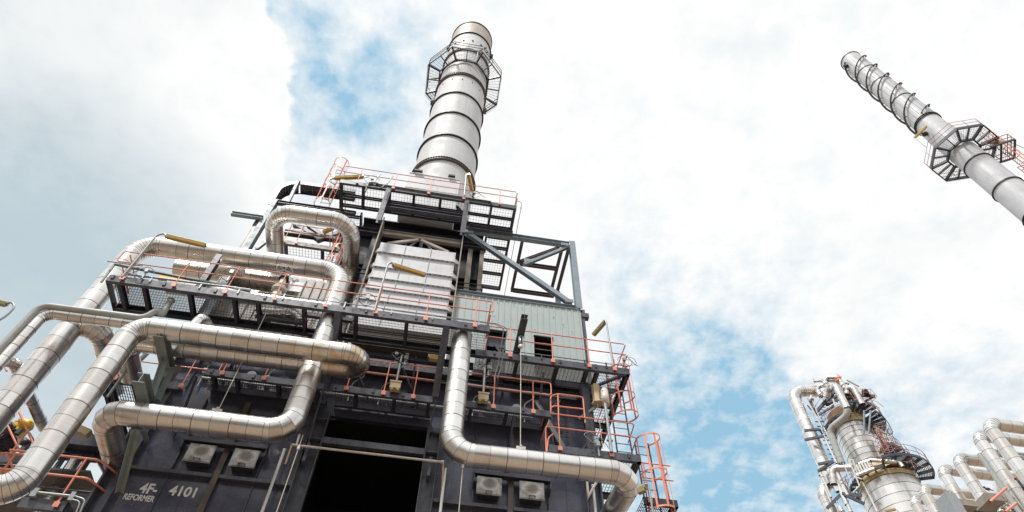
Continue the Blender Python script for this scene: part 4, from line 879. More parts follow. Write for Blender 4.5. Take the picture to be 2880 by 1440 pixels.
for st in range(3):                                 # three strakes wound round together
    b = MB(); br = MB(); steps = int((zt_-zb_)/pitch*56)
    for i in range(steps+1):
        z = zt_-(zt_-zb_)*i/steps; a = az0+pi/2+.15 - (zt_-z)/pitch*2*pi + st*2*pi/3
        for (r_, dz) in ((rs0,0),(rs1,0),(rs1,.03),(rs0,.03)): b.v.append(V((c2x+r_*cos(a), c2y+r_*sin(a), z+dz)))
        if i:
            o = 4*(i-1)
            for e in range(4): g = (e+1)%4; b.face([o+e, o+4+e, o+4+g, o+g])
        if i % 5 == 0: br.bar((c2x+r2*.97*cos(a), c2y+r2*.97*sin(a), z-.05), (c2x+rs1*cos(a), c2y+rs1*sin(a), z-.05), .05, .10)
    sk = b.build('strake', 'strake', K); br.build('strake_brackets', 'strake', sk)
b = MB()
for k in range(16): a = 2*pi*k/16+.2; b.bar((c2x+(r2+.02)*cos(a), c2y+(r2+.02)*sin(a), 62.8), (c2x+(r2+.02)*cos(a), c2y+(r2+.02)*sin(a), 80.3), .03, .03)
b.build('strake_straps', 'stack2', K)
def onstack(p, D=48.85): return at(p, D=D)
for p_ in ((10,98,138),(10,635,600)): c = onstack(p_); b = MB(); b.ball(c, .28, sc=(1,1,.7)); b.bar(c+V((-.35,0,.1)), c+V((.35,0,-.1)), .18, .14); b.build('nozzle', 'cable', K)
octo('octagonal platform on the chimney with spiral strakes', c2x, c2y, 55.9, 2.95, 1.45, az0+pi/8, group='octagonal chimney platforms', rh=1.25, rm='orangedull', bw=1.7)
a = at((10,565,622), Z=59.6); c = at((10,645,547), Z=60.4); lamp('strip light beside the striped chimney platform, upper left', a, c, [a+V((0,0,-2.2)), a+V((-.1,0,-.2)), a], 'amber', .28, .16)
# tall caged ladder and rest landings of stack 2
Ls = near(V((c2x,c2y,56)), V((1,0,0)), (10,1080,600))
dx = c2x+1.9; dy = c2y+1.6
c = at((10,1000,640), Z=57.2)
dirx = V((c.x-c2x, c.y-c2y, 0)); c = V((c2x, c2y, 57.2))+dirx.normalized()*2.6
root = ladder('caged orange ladder climbing the striped chimney at the right edge', (c.x, c.y, 30), 28.5, .5, dirx.normalized().cross(V((0,0,1))), .3, (6, 28), 'steel', 'orange', dirx.normalized(), None, .03, .5, 7, ext=0)
for z in (54.2, 49.2, 44.2):
    P = thing('rest_landing', 'small dark landing on the striped chimney ladder, '+{54.2:'topmost',49.2:'middle',44.2:'lowest'}[z], 'platform', (c.x, c.y, z), 'landings on the chimney ladder')
    q_ = dirx.normalized(); t_ = q_.cross(V((0,0,1))); o = V((c.x, c.y, z)) - q_*1.2
    b = MB(); b.bar(o-t_*1.0, o+q_*2.0-t_*1.0, .1, .22); b.bar(o+t_*1.0, o+q_*2.0+t_*1.0, .1, .22); b.bar(o+q_*2-t_, o+q_*2+t_, .1, .22); b.bar(o+q_*.9-t_, o+q_*.9+t_, .1, .15); b.build('frame', 'steel', P)
    b = MB()
    for k in range(12): b.bar(o-t_+q_*(.15+k*.16), o+t_+q_*(.15+k*.16), .02, .03)
    b.build('grating', 'gratedk', P)
    b = MB()
    for h in (.55, 1.1): b.tube([o-t_+V((0,0,h)), o+q_*2-t_+V((0,0,h)), o+q_*2+t_+V((0,0,h)), o+t_+V((0,0,h))], .035, 6)
    for f in (0,.5,1):
        for s_ in (-1, 1): b.tube([o+q_*2*f+t_*s_, o+q_*2*f+t_*s_+V((0,0,1.1))], .035, 6)
    b.build('handrail', 'orangedull', P)
a = at((10,1022,662), Z=56.6); c_ = at((10,1185,652), Z=56.6); lamp('strip light by the ladder of the striped chimney', c_, a, [c_+V((2.2,0,-2.4)), c_+V((.6,0,.1)), c_], 'amber', .28, .16)
# ------------------------------------------------------------------ upper left: curved tray, side walkway, cage ladders
T = thing('curved_duct_frame', 'dark curved channel frame rising left of the U shaped pipe', 'steel frame', (-8.1, 15.5, 15))
b = MB(); xt, zt, rb = -8.12, 25.3, .95; y0_, y1_ = 15.5, 16.02
prof = [(xt, 14.5)] + [(xt+rb-rb*cos(k*pi/2/10), zt-rb+rb*sin(k*pi/2/10)) for k in range(11)] + [(-4.9, zt+.02)]
for (x, z), (x2, z2) in zip(prof, prof[1:]):
    p, q = V((x, 0, z)), V((x2, 0, z2)); d = (q-p).normalized(); n_ = V((d.z, 0, -d.x))
    b.obox(p+V((0,y0_,0)), q-p, V((0,y1_-y0_,0)), n_*.012); b.obox(p+V((0,y0_,0))-n_*.05, q-p, V((0,.014,0)), n_*.24); b.obox(p+V((0,y1_,0))-n_*.05, q-p, V((0,.014,0)), n_*.24)
b.build('channel', 'steelb', T)
b = MB(); L_ = 0
for (x, z), (x2, z2) in zip(prof, prof[1:]):
    p, q = V((x, 0, z)), V((x2, 0, z2)); d = (q-p).normalized(); n_ = V((d.z, 0, -d.x)); k = max(1, int((q-p).length/.36))
    for i in range(k): b.obox(p+(q-p)*i/k+n_*.012+V((0,y0_+.015,0)), d*.02, V((0,y1_-y0_-.03,0)), n_*.06)
b.build('ribs', 'bluest', T)
b = MB(); b.ibeam((-7.86, 15.5, 15), (-7.86, 15.5, 23.5), .2, .18, .016, (0,1,0)); b.build('column', 'bluest', T)
b = MB(); b.ibeam((-9.12, 15.4, 21.95), (-7.9, 15.4, 21.95), .16, .18, .016); b.build('stub_beam', 'bluest', T)
b = MB(); b.ibeam((-7.9, 15.55, 23.45), (-4.5, 15.55, 23.45), .18, .2, .016); b.build('beam', 'steelb', T)
b = MB(); b.ibeam(at((14,685,365), Y=15.5), at((14,812,100), Y=15.5), .12, .14, .014, (0,1,0)); b.bar(at((14,815,105),Y=15.55), at((14,815,260),Y=15.55), .06,.06); b.build('brace', 'bluest', T)
b = MB(); b.ibeam(at((14,320,890), Y=15.6), at((14,440,800), Y=15.6), .14, .12, .012, (0,1,0)); b.build('brace', 'greyst', T)
b = MB(); b.bar(at((14,320,610),Y=15.5), at((14,430,612),Y=15.5), .02, .02); b.bar(at((14,455,378),Y=15.5), at((14,560,388),Y=15.5), .04, .04); b.bar(at((14,300,655),Y=15.5), at((14,370,660),Y=15.5), .04, .04); b.build('ties', 'galv', T)
T = thing('steel_frame', 'dark beams and slanting braces seen through the U shaped pipe', 'steel frame', (-5.5, 17, 20.5))
for p_, q_, m in (((14,640,700),(14,1290,790),'steelb'),((14,740,600),(14,1020,770),'bluest'),((14,1010,790),(14,1300,700),'bluest'),((14,900,620),(14,1100,760),'steel'),((14,1500,650),(14,1690,580),'bluest'),((14,650,690),(14,860,700),'steel')):
    b = MB(); b.ibeam(at(p_, Y=17), at(q_, Y=17), .2, .22, .018, (0,1,0)); b.build('beam', m, T)
# the side walkway
ys = 16.0; a = at((2,500,655), Y=ys); c = at((2,1195,760), Y=ys); z = (a.z+c.z)/2; xl_, xr_ = a.x, -4.45
P = thing('access_platform', 'short walkway framed by the upside down U pipe', 'platform', ((xl_+xr_)/2, ys, z-.2), 'grated platforms round the furnace')
edge_beam(P, (xl_, ys, z), (xr_, ys, z), .24, .1, 'brownst'); cross(P, [xl_+.05, at((2,815,740), Z=z-.2).x, at((2,1000,740),Z=z-.2).x], ys+.012, ys+1.1, z, .2, .1)
edge_beam(P, (xl_, ys+1.1, z), (xr_, ys+1.1, z), .2, .1, 'steel')
b = MB(); grating(b, xl_+.05, xr_-.05, ys+.03, ys+1.08, z, 'x', .13, .12, .005, .012); b.build('grating', 'grate', P)
rails(P, [(xl_+.05, ys-.03, z), (at((2,880,640),Y=ys).x, ys-.03, z), (at((2,880,640),Y=ys).x+.03, ys+1.1, z)], [(at((2,605,655), Y=ys).x, ys-.03, z), (at((2,500,640), Y=ys).x, ys-.03, z)], loops=(False, False))
a = at((14,1090,420), Y=15.7); c = at((14,1290,20), Y=15.7)
ladder('caged ladder at the top left corner of the high platform', (a.x-.05, 15.75, a.z-.9), c.z-a.z+1.4, .42, (1,0,0), .3, (.8, c.z-a.z+1.3), 'steel', 'orange', (0,-1,0), 'caged ladders', .02, .34, 5)
a = at((14,1190,1100), Y=16.3)
ladder('orange ladder behind the right leg of the U shaped pipe', (a.x, 16.5, a.z-1.2), 4.3, .4, (1,0,0), .28, (.6, 4.0), 'orange', 'orange', (0,-1,0), 'caged ladders', .02, .32, 4)
a = at((4,1110,400), Y=15.5)
ladder('ladder with one orange hoop on the grey enclosure behind the rail', (at((4,1140,400),Y=15.6).x, 15.8, 14.9), 2.7, .5, (1,0,0), .26, (.75, 1.5), 'steel', 'orange', (0,-1,0), 'caged ladders', .02, .42, 3, hoops=[.75, 1.45])
# right hand ladders
a = at((16,360,690), Y=15.0); c = at((16,340,180), Y=15.0)
ladder('caged ladder rising to the right end of the wide platform', (at((16,395,690),Y=15.2).x, 15.45, 11.8), 4.1, .46, (1,0,0), .3, None and 0 or (1.9, 4.2), 'steel', 'orange', (.35,-1,0), 'caged ladders', .02, .36, 5, hoops=[1.9, 2.7, 3.9])
a = at((16,625,1000), Y=15.0)
ladder('caged ladder at the far right, lowest and furthest out', (at((16,640,1000),Y=15.3).x-.15, 15.35, 7.5), 5.4, .42, (1,0,0), .3, (2.9, 5.32), 'steel', 'orange', (.35,-1,0), 'caged ladders', .02, .33, 5, hoops=[2.9, 4.1, 5.32])
a = at((9,1100,740), Y=15.3)
ladder('plain black ladder on the wall between the two right platforms', (at((9,1100,560), Y=15.28).x, 15.28, 11.8), 2.1, .52, (1,0,0), .2, None)
# grey lamp post and pipes at the right platform
a = at((16,262,780), Y=14.45); c = at((16,185,195), Y=14.45)
b = MB(); b.tube([V((a.x,14.45,H_LR-.1)), V((a.x,14.45,c.z))], .05, 10); b.disc(V((a.x,14.45,c.z-.02)), .055, (0,0,1), .05, 12); b.box(a.x-.09,a.x+.09,14.42,14.5,H_LR+.3,H_LR+.35); b.box(a.x-.07,a.x+.07,14.42,14.5,H_LR+1.1,H_LR+1.18); tag(b.build('support_pole', 'galv'), 'grey pole clamped to the lowest right railing', 'pole')
# ------------------------------------------------------------------ strip lights
def pole_lamp(label, base, top, a, c, Y, m='amber', zc=None, w=.17):
    B = at(base, Y=Y); T_ = at(top, Y=Y); A = at(a, Z=T_.z-.02); C_ = at(c, Z=T_.z-.02)
    d = (A-T_); return lamp(label, A, C_, [V((T_.x, Y, B.z)), V((T_.x, Y, T_.z-.1)), T_*.5+A*.5+V((0,0,.08)), A+V((0,0,.0))], m, w, .10)
pole_lamp('strip light on a curved pole at the left end of the long walkway', (3,1120,450), (3,1430,55), (3,1510,75), (3,1862,158), 13.12)
pole_lamp('strip light on a curved pole in front of the white duct', (5,325,760), (5,425,318), (5,475,338), (5,755,425), 13.12)
pole_lamp('strip light on a curved pole at the right end of the wide platform', (6,1575,1255), (6,1495,838), (6,1478,858), (6,1385,965), 14.18, 'amberdim')
a = at((2,930,122), Y=14.6); c = at((2,1168,112), Z=a.z); lamp('strip light at the left corner of the high platform', a, c, [V((a.x+.1,14.6,H_TOP)), V((a.x-.25,14.6,a.z-.3)), a], 'amber', .2, .12)
a = at((2,2078,95), Y=14.2); c = at((2,2105,225), Z=a.z-.25); lamp('strip light pointing down at the foot of the big chimney', a, c, [V((at((2,2040,290),Y=14.2).x,14.2,H_TOP)), V((a.x-.1,14.2,a.z+.05)), a], 'amber', .2, .12)
a = at((2,835,588), Y=16.2); c = at((2,905,558), Z=a.z); lamp('short strip light half hidden inside the U shaped pipe', a, c, None, 'amber', .22, .12)
a = at((5,800,1170), Y=14.3); c = at((5,925,1190), Z=a.z); lamp('strip light under the long walkway beside the right silver pipe', a, c, None, 'amber', .2, .12)
a = at((3,0,655), Y=14.0); c = at((3,62,690), Z=a.z); b_ = at((3,0,870), Y=14.0)
lamp('strip light cut off by the left edge of the view', a+V((-.6,0,.0)), c, [b_+V((-.3,0,-.4)), at((3,60,800),Y=14), at((3,135,720),Y=14), at((3,110,675),Y=14), c], 'amberdim', .17, .1)
a = at((16,495,1085), Y=14.9); c = at((16,560,1060), Z=a.z); q_ = at((16,610,1280), Y=14.7); tt = at((16,560,1030), Y=14.7)
lamp('strip light with curved grey pole under the elbow at lower right', a, c, [V((q_.x,14.7,8)), V((tt.x+.1,14.7,tt.z)), c+V((-.05,0,.05))], 'amberdim', .2, .14)
# floodlight boxes with thin poles on the lower walkways
for p0, p1, Y, lab in (((8,1620,235),(8,1665,0),14.4,'tan floodlight box on a pole above the dark opening'),((9,465,330),(9,477,80),14.4,'tan floodlight box on a pole right of the rising silver pipe')):
    B = at(p0, Y=Y); T_ = at(p1, Y=Y); r_ = thing('floodlight', lab, 'lamp', B, 'floodlights on the lower walkways')
    b = MB(); b.tube([B, V((B.x, Y, T_.z))], .035, 8); b.build('pole', 'galv', r_)
    b = MB(); b.box(B.x-.15, B.x+.15, Y-.14, Y+.05, B.z-.26, B.z-.0); b.box(B.x-.17, B.x+.17, Y-.16, Y-.14, B.z-.05, B.z+.0); b.box(B.x-.12,B.x-.05,Y-.13,Y,B.z-.31,B.z-.26); b.box(B.x+.05,B.x+.12,Y-.13,Y,B.z-.31,B.z-.26); b.build('box', 'tan', r_)
    b = MB(); t = V((B.x, Y, T_.z)); b.tube(fillet([t+V((-.1,0,-.2)), t+V((-.35,0,.05)), t+V((-.15,0,.15)), t+V((.15,0,-.05)), t+V((.2,0,-.3)), t+V((.05,0,-.5))], .1), .009, 5); b.box(t.x-.22,t.x-.12,Y-.04,Y+.02,t.z-.0,t.z+.1); b.box(t.x+.1,t.x+.2,Y-.04,Y+.04,t.z-.15,t.z+.1); b.build('junction_box', 'galv', r_)
# ------------------------------------------------------------------ valve, vessels and small gear on the long walkway
c = at((4,772,195), Y=14.2); r_ = thing('hand_wheel_valve', 'large hand wheel valve with flanges behind the orange rail', 'valve', (c.x-.15, 14.2, H_MID))
b = MB(); n = 28; wr = .26
ring_ = [c+V((wr*cos(2*pi*i/n), wr*sin(2*pi*i/n)*.95, wr*sin(2*pi*i/n)*.0)) for i in range(n+1)]; b.tube(ring_, .022, 8)
for k in range(5): a = 2*pi*k/5+.3; b.tube([c-V((0,0,.03)), c+V((wr*cos(a), wr*sin(a), 0))], .014, 6)
b.build('hand_wheel', 'whitecool', r_)
t = at((4,770,270), Y=14.2); u_ = at((4,728,365), Y=14.2)
b = MB(); b.tube([c, c+V((.0,0,-.25)), V((t.x, 14.2, t.z))], .035, 8); b.sect((t.x,14.2,t.z+.1),(t.x,14.2,t.z-.05),.13,.17,n=16,cap=True); b.build('bonnet', 'cable', r_)
b = MB(); b.sect((t.x,14.2,t.z-.05),(u_.x,14.2,u_.z),.10,.13,n=16,cap=True); b.disc((u_.x,14.2,u_.z),.24,(0,0,-1),.05,24); b.disc((u_.x,14.2,u_.z-.07),.24,(0,0,-1),.05,24); b.sect((u_.x,14.2,u_.z),(u_.x,14.2,H_MID+.05),.14,.2,n=16,cap=True); b.build('valve_body', 'white', r_)
b = MB(); q_ = at((4,870,330),Y=14.3); b.box(q_.x-.2,q_.x+.25,14.3,14.34,q_.z-.3,q_.z+.18); b.tube([q_+V((-.1,0,.2)),q_+V((-.05,0,.32))],.04,8); b.build('mounting_plate', 'duct', r_)
q_ = at((4,905,405), Y=14.0)
pipe('fat silver elbow lying on the long walkway beside the hand wheel', [V((q_.x-1.0,14.0,H_MID+.12)), V((q_.x+.1,14.0,H_MID+.3)), V((q_.x+.35,14.1,H_MID-.6+.65))], .19, .4, 6, .3, 'cladwhite', group=G1)
pipe('silver pipe lying along the long walkway, seen through its grating', [V((-8.6,13.95,15.55)), V((-5.9,13.95,15.55))], .24, .3, 4, .5, 'cladwhite', group=G1, caps=(True,True))
pipe('slender silver pipe over the grating in the middle of the long walkway', [V((-6.0,13.7,15.3)), V((-3.6,13.7,15.3))], .13, .3, 4, .4, 'clad', group=G1, caps=(True,True))
q_ = at((3,1935,372), Y=14.6)
b = MB(); b.sect(q_, q_+V((1.0,.0,0)), .17, .17, n=20, cap=True); b.sect(q_-V((.04,0,0)), q_, .18, .18, n=20, cap=True); tag(b.build('pipe_end_cap', 'white'), 'blank end of a grey drum behind the black post', 'drum')
a = at((3,1440,450), Y=13.9); c = at((3,1890,505), Y=13.9)
r_ = thing('hoist_beam', 'bright yellow bar lying behind the rail at the left end', 'hoist', a)
zy = (a.z+c.z)/2; b = MB(); b.bar((a.x,13.9,zy), (c.x-.5,13.9,zy), .12, .20); b.build('bar', 'yellow', r_); b = MB(); b.bar((c.x-.5,13.9,zy-.02), (c.x,13.9,zy-.02), .1, .14); b.disc((c.x,13.9,zy-.02),.07,(1,0,0),.12,12); b.build('hook_end', 'yellow', r_)
# cable clutter: junction boxes with looping cables along the rails
def clutter(lab, p, Y, s=1., flip=1):
    c = at(p, Y=Y); r_ = thing('junction_box', lab, 'junction box', c, 'junction boxes on the rails'); b = MB(); b.box(c.x-.05*s, c.x+.05*s, Y-.05, Y+.03, c.z-.07*s, c.z+.07*s); b.box(c.x-.02, c.x+.02, Y, Y+.03, c.z-.4*s, c.z-.05); b.build('box', 'galv', r_)
    b = MB(); L = [c+V((flip*.26*s*cos(t), -.03+.02*sin(3*t), -.12*s+.26*s*sin(t))) for t in [i*.35 for i in range(17)]]; b.tube(L, .010, 5); b.tube(fillet([c, c+V((-.25*s*flip,0,.02)), c+V((-.4*s*flip,0,-.2)), c+V((-.5*s*flip,0,-.22))],.1), .010, 5); b.build('cable', 'cable', r_)
clutter('junction box with cable loop beside the curved lamp pole before the white duct', (5,240,635), 13.12)
clutter('junction box with cable loop near the left end of the long walkway', (3,1330,395), 13.12, .9)
clutter('junction box with cables between the black post and the orange rail', (3,2100,405), 13.12, 1.1)
clutter('junction box with cable loops on the high platform rail, left part', (2,1250,130), 14.25, 1.2)
clutter('junction box hanging on the high platform rail near the right lamp', (2,2130,255), 14.25, 1.0, -1)
clutter('junction box by the lamp pole at the right end of the wide platform', (6,1660,1195), 14.18, .9, -1)
clutter('junction box beside the grey pole on the lowest right railing', (9,1410,730), 14.45, 1.1)
clutter('junction box high on the walkway beam above the dark opening', (8,1700,20), 14.4, .8)
clutter('junction box near the tan floodlight right of the silver pipe', (9,510,100), 14.4, .9)
# ------------------------------------------------------------------ gear at the bottom left
P = thing('access_platform', 'railed platform at the bottom left edge, under the broad silver pipe', 'platform', at((15,600,1200), Y=15.0), 'grated platforms round the furnace')
a = at((15,395,1110), Y=15.0); c = at((15,835,1165), Y=15.0); z = (a.z+c.z)/2
edge_beam(P, (a.x-.2, 15.0, z), (c.x, 15.0, z), .26, .1, 'steelb'); b = MB(); b.box(c.x-.02, c.x, 15.0, 16.4, z-.26, z); b.build('end_beam', 'steel', P)
b = MB(); grating(b, a.x, c.x-.03, 15.03, 16.4, z-.1, 'y', .09, .14); b.build('grating', 'white', P)
rx = at((15,1060,700), Y=14.97).x
rails(P, [(a.x-1.2, 14.97, z), (c.x+.1, 14.97, z), (c.x+.5, 15.6, z), (c.x+.5, 17.5, z)], [(at((15,715,1150),Y=14.97).x, 14.97, z), (c.x+.5, 16.0, z)], h=1.15, mid=.62, loops=(False, False), r=.028)
b = MB(); b.tube([(a.x-.1,14.94,z+.1),(c.x+.1,14.94,z+.1)], .035, 8); b.tube(fillet([(c.x+.1,14.94,z+.1),(c.x+.35,14.94,z+.05),(c.x+.45,14.94,z-.6)],.1), .025, 8); b.tube(fillet([(c.x-.0,14.92,z+.02),(c.x+.28,14.92,z-.02),(c.x+.38,14.92,z-.6)],.1), .02, 8); b.box(a.x-.05,a.x+.08,14.9,15.0,z-.02,z+.2); b.box(c.x-.02,c.x+.08,14.9,15.0,z-.02,z+.2); b.build('conduit', 'galv', P)
b = MB(); b.tube([at((15,1030,660),Y=16.8), at((15,750,1060),Y=16.8)], .04, 8); b.tube([at((15,840,650),Y=16.4), at((15,640,950),Y=16.4)], .018, 6); b.tube([at((15,470,990),Y=16.4), at((15,1180,1060),Y=16.4)], .03, 8); b.build('bracing', 'steel', P)
b = MB(); b.box(*(lambda q: (q.x-.25, q.x+.3, 16.6, 17.0, q.z-.3, q.z+.12))(at((15,1010,1120), Y=16.6))); b.build('gusset', 'steel', P)
T = thing('steel_frame', 'dark angled framework behind the left elbow of the low pipe', 'steel frame', at((15,1000,560), Y=18))
for p_, q_, w_ in (((15,700,560),(15,1180,600),.3),((15,930,430),(15,1030,640),.14),((15,860,480),(15,1110,420),.12),((15,1090,420),(15,1330,860),.22),((15,780,600),(15,560,900),.08),((15,980,340),(15,520,1040),.05),((3,1290,1080),(3,1100,1280),.12),((3,1380,1090),(3,1180,1288),.10),((7,980,100),(7,860,330),.10),((7,1080,130),(7,960,330),.08)):
    b = MB(); b.bar(at(p_, Y=17.5), at(q_, Y=17.5), w_, w_*1.2, (0,1,0)); b.build('beam', 'steel', T)
b = MB(); b.box(*(lambda q: (q.x-.5, q.x+.7, 17.0, 17.5, q.z-.25, q.z+.15))(at((15,1030,390), Y=17))); b.build('dark_box', 'steel', T)
b = MB(); b.bar(at((15,920,280),Y=16.5), at((15,1080,350),Y=16.5), .2, .2); tag(b.build('beam', 'tan'), 'tan horizontal beam end behind the left elbow of the low pipe', 'beam')
a = at((15,230,300), Y=17.5)
Vv = thing('control_valve', 'yellow control valve with black fittings at the lower left edge', 'valve', at((15,80,520), Y=17.5))
b = MB(); b.bar(at((15,130,390),Y=17.5), at((15,270,230),Y=17.5), .34, .30); b.build('body', 'yellow', Vv)
b = MB(); b.sect(at((15,225,240),Y=17.4), at((15,350,230),Y=17.5), .2, .17, n=16, cap=True); b.ball(at((15,320,245),Y=17.45), .2); b.build('head', 'yellow', Vv)
b = MB(); b.bar(at((15,195,350),Y=17.3), at((15,255,290),Y=17.3), .12, .1); b.tube([at((15,130,200),Y=17.3), at((15,180,260),Y=17.3), at((15,110,320),Y=17.3), at((15,200,290),Y=17.3)], .035, 6); b.tube(fillet([at((15,200,190),Y=17.3), at((15,415,200),Y=17.3), at((15,390,300),Y=17.3), at((15,330,290),Y=17.3)], .2), .012, 6); b.tube([at((15,360,330),Y=17.3), at((15,400,400),Y=17.3), at((15,410,440),Y=17.3)], .02, 6); b.build('fittings', 'cable', Vv)
b = MB(); b.sect(at((15,60,560),Y=17.6), at((15,150,410),Y=17.6), .26, .2, n=18, cap=True); b.build('neck', 'white', Vv)
for p_, lab in (((15,35,330),'upper dark round flanged valve body at the left edge'),((15,70,465),'lower dark round flanged valve body at the left edge')):
    c = at(p_, Y=17.2); b = MB(); b.sect(c+V((-.5,.2,-.1)), c, .2, .26, n=18, cap=True); b.disc(c, .28, (.8,-.5,.1), .09, 18)
    for k in range(6): b.disc(c+V((.06,-.05,0))+V((.10*cos(k*pi/3),.16*cos(k*pi/3),.20*sin(k*pi/3))), .03, (.8,-.5,.1), .08, 6)
    tag(b.build('valve_body', 'maroon'), lab, 'valve', 'dark valve bodies at the left edge')
b = MB(); b.sect(at((15,0,250),Y=17.4), at((15,90,560),Y=17.5), .05, .05, n=8, cap=True); b.sect(at((15,270,430),Y=17), at((15,340,470),Y=17), .12, .1, n=10, cap=True); b.bar(at((15,250,560),Y=17), at((15,340,470),Y=17), .14, .1); tag(b.build('pipe_fitting', 'gratedk'), 'small grey fittings below the yellow valve', 'fitting')
P = thing('access_platform', 'dark platform with orange rails cut off by the lower left edge', 'platform', at((15,100,700), Y=16.5), 'grated platforms round the furnace')
a = at((15,0,705), Y=16.5); c = at((15,280,640), Y=16.5)
b = MB(); b.bar(a+V((-2,0,-.05)), c+V((.6,0,.0)), .1, .22); b.build('edge_beam', 'steelb', P); b = MB(); b.obox(a+V((-2,.1,-.1)), (4.2,0,.2), (0,2.5,0), (0,0,.06)); b.build('deck', 'gratedk', P)
def seg(pl, Y, r=.03, m='orange', nm='handrail', par=None): b = MB(); b.tube([at(p_, Y=Y) for p_ in pl], r, 6); return b.build(nm, m, par)
seg([(15,-80,590),(15,80,580),(15,300,600)], 15.6, .032, par=P); seg([(15,-60,800),(15,0,800),(15,150,812)], 15.6, .032, par=P); seg([(15,180,600),(15,0,840)], 15.6, .032, nm='post', par=P); seg([(15,75,590),(15,160,760),(15,0,980)], 15.6, .032, nm='post', par=P)
seg([(15,195,0),(15,400,460)], 16.5, .034, nm='handrail', par=P); seg([(15,55,170),(15,260,600)], 16.5, .030, nm='handrail', par=P); seg([(15,330,320),(15,120,590)], 16.5, .026, nm='post', par=P); seg([(3,0,1160),(3,60,1300)], 16.5, .03, nm='post', par=P)
# upper left corner walkway clutter (behind the broad pipe)
b = MB(); b.tube([at((3,1290,1095),Y=14.6), at((3,1150,1288),Y=14.6), at((7,880,345),Y=14.6)], .035, 8); b.ball(at((3,1320,1110),Y=14.6), .12); tag(b.build('support_pole', 'galv'), 'grey pole with domed top beside the left corner walkway', 'pole')
# ------------------------------------------------------------------ pipe rack at the lower right
G2 = 'tall elbowed pipes of the right hand rack'
rk = [((12,1080,430),(12,1260,262),22.4,'rightmost tall silver pipe of the rack, its arm highest'),((12,915,530),(12,1290,425),25.0,'second tall silver pipe from the right edge of the rack'),
      ((12,650,780),(12,800,668),26.5,'third tall silver pipe from the right, elbow above the grey box'),((12,480,950),(12,870,832),28.5,'fourth tall silver pipe from the right, just behind the grey box'),
      ((12,210,1120),(12,380,1030),31.0,'fifth tall silver pipe from the right, beside the column platform'),((12,70,1200),(12,430,1170),33.0,'leftmost tall silver pipe of the rack, touching the column')]
for i, (v_, h_, Y, lab) in enumerate(rk):
    z = at(h_, Y=Y).z; x = at(v_, Y=Y).x; rr = .33*1.0
    pipe(lab, [V((x, Y, GROUND)), V((x, Y, z)), V((x+13, Y, z))], rr, .55, 5, .62, 'clad', group=G2, n=24, gw=.012)
for k, (p_, Y, r_) in enumerate((((12,1250,575),27,.10),((12,1250,625),27.2,.12),((12,1230,700),27.6,.22))):
    q_ = at(p_, Y=Y); pipe('thin level pipe between the rack risers, '+('topmost of three','middle of three','lowest and thickest of three')[k], [V((q_.x-1.2-k*.3, Y, q_.z)), V((q_.x+12, Y, q_.z))], r_, .3, 4, .9, 'clad' if k == 2 else 'bare', group='thin level pipes in the rack', n=16, caps=(True, False))
a = at((12,835,590), Y=24); pipe('slender capped vent pipe leaning among the rack risers', [V((a.x, 24, GROUND)), V((a.x, 24, a.z))], .12, .3, 4, 1.2, 'bare', group=G2, n=14, caps=(False, True))
T = thing('pipe_rack', 'grey plate and beam frame holding the right hand pipes', 'pipe rack', at((12,700,1280), Y=24))
c1 = at((12,450,1100), Y=24); c2_ = at((12,720,1080), Y=24)
b = MB(); b.box(c1.x, c1.x+.55, 24, 24.9, GROUND, at((12,500,1055),Y=24).z); b.build('box_column', 'galv', T)
b = MB(); b.box(c1.x+.3, c2_.x+.4, 24.3, 24.9, c1.z-.15, c1.z+.2); b.build('cap_beam', 'beige', T)
a = at((12,900,1060), Y=24.5); c = at((12,1040,1015), Y=24.5); b = MB(); b.box(a.x, c.x+.1, 24.5, 25.5, a.z-.35, a.z+.05); b.build('beam', 'beige', T)
b = MB(); k0 = len(b.v); pl = [at(p_, Y=24.8) for p_ in ((12,1020,895),(12,1080,885),(12,1180,1040),(12,1090,1110),(12,1050,1020))]; b.v += pl + [p_+V((0,.3,0)) for p_ in pl]
b.face([0,1,2,3,4][::-1]); b.face([5,6,7,8,9]); [b.face([i,(i+1)%5,5+(i+1)%5,5+i]) for i in range(5)]; b.build('gusset_plate', 'stack2', T)
for p_, q_ in (((12,965,1165),(12,1160,1000)),((12,1150,1288),(12,1285,1180)),((12,1270,890),(12,1330,840))): b = MB(); b.tube([at(p_, Y=23), at(q_, Y=23)], .06, 10); b.build('orange_bar', 'orange', T)
b = MB(); b.box(*(lambda q: (q.x-1.0, q.x+3, 26, 27.5, q.z-.2, q.z+.2))(at((12,760,1230), Y=26))); b.build('dark_beam', 'steel', T)
b = MB(); b.box(*(lambda q: (q.x-.1, q.x+2, 25, 25.4, q.z-.25, q.z+.15))(at((12,1310,930), Y=25))); b.build('dark_beam', 'steel', T)
for k, (p_, l_) in enumerate((((12,1090,1120),1),((12,1030,1190),2),((12,1190,1080),1),((12,1230,1150),2),((12,1130,1200),1),((12,1330,1000),2))):
    q_ = at(p_, Y=25.5); b = MB(); b.tube([V((q_.x,25.5,GROUND)), q_], .11, 12); b.disc(q_-V((0,0,.5)), .19, (0,0,1), .07, 14); b.disc(q_-V((0,0,.02)), .17, (0,0,1), .07, 14)
    tag(b.build('flanged_pipe', 'clad'), 'small flanged upright pipe under the orange bars, '+('first','second','third','fourth','fifth','sixth')[k]+' from the left of its cluster' if False else 'small flanged upright pipe in the cluster under the orange bars', 'pipe', 'flanged uprights under the orange bars')
lamp('strip light on a bent grey pole before the left rack pipes', at((12,400,1115), Y=27), at((12,490,1050), Y=27), [at((12,440,1288),Y=27)+V((0,0,-1)), at((12,350,1100),Y=27), at((12,470,1030),Y=27)], 'amberdim', .2, .14)
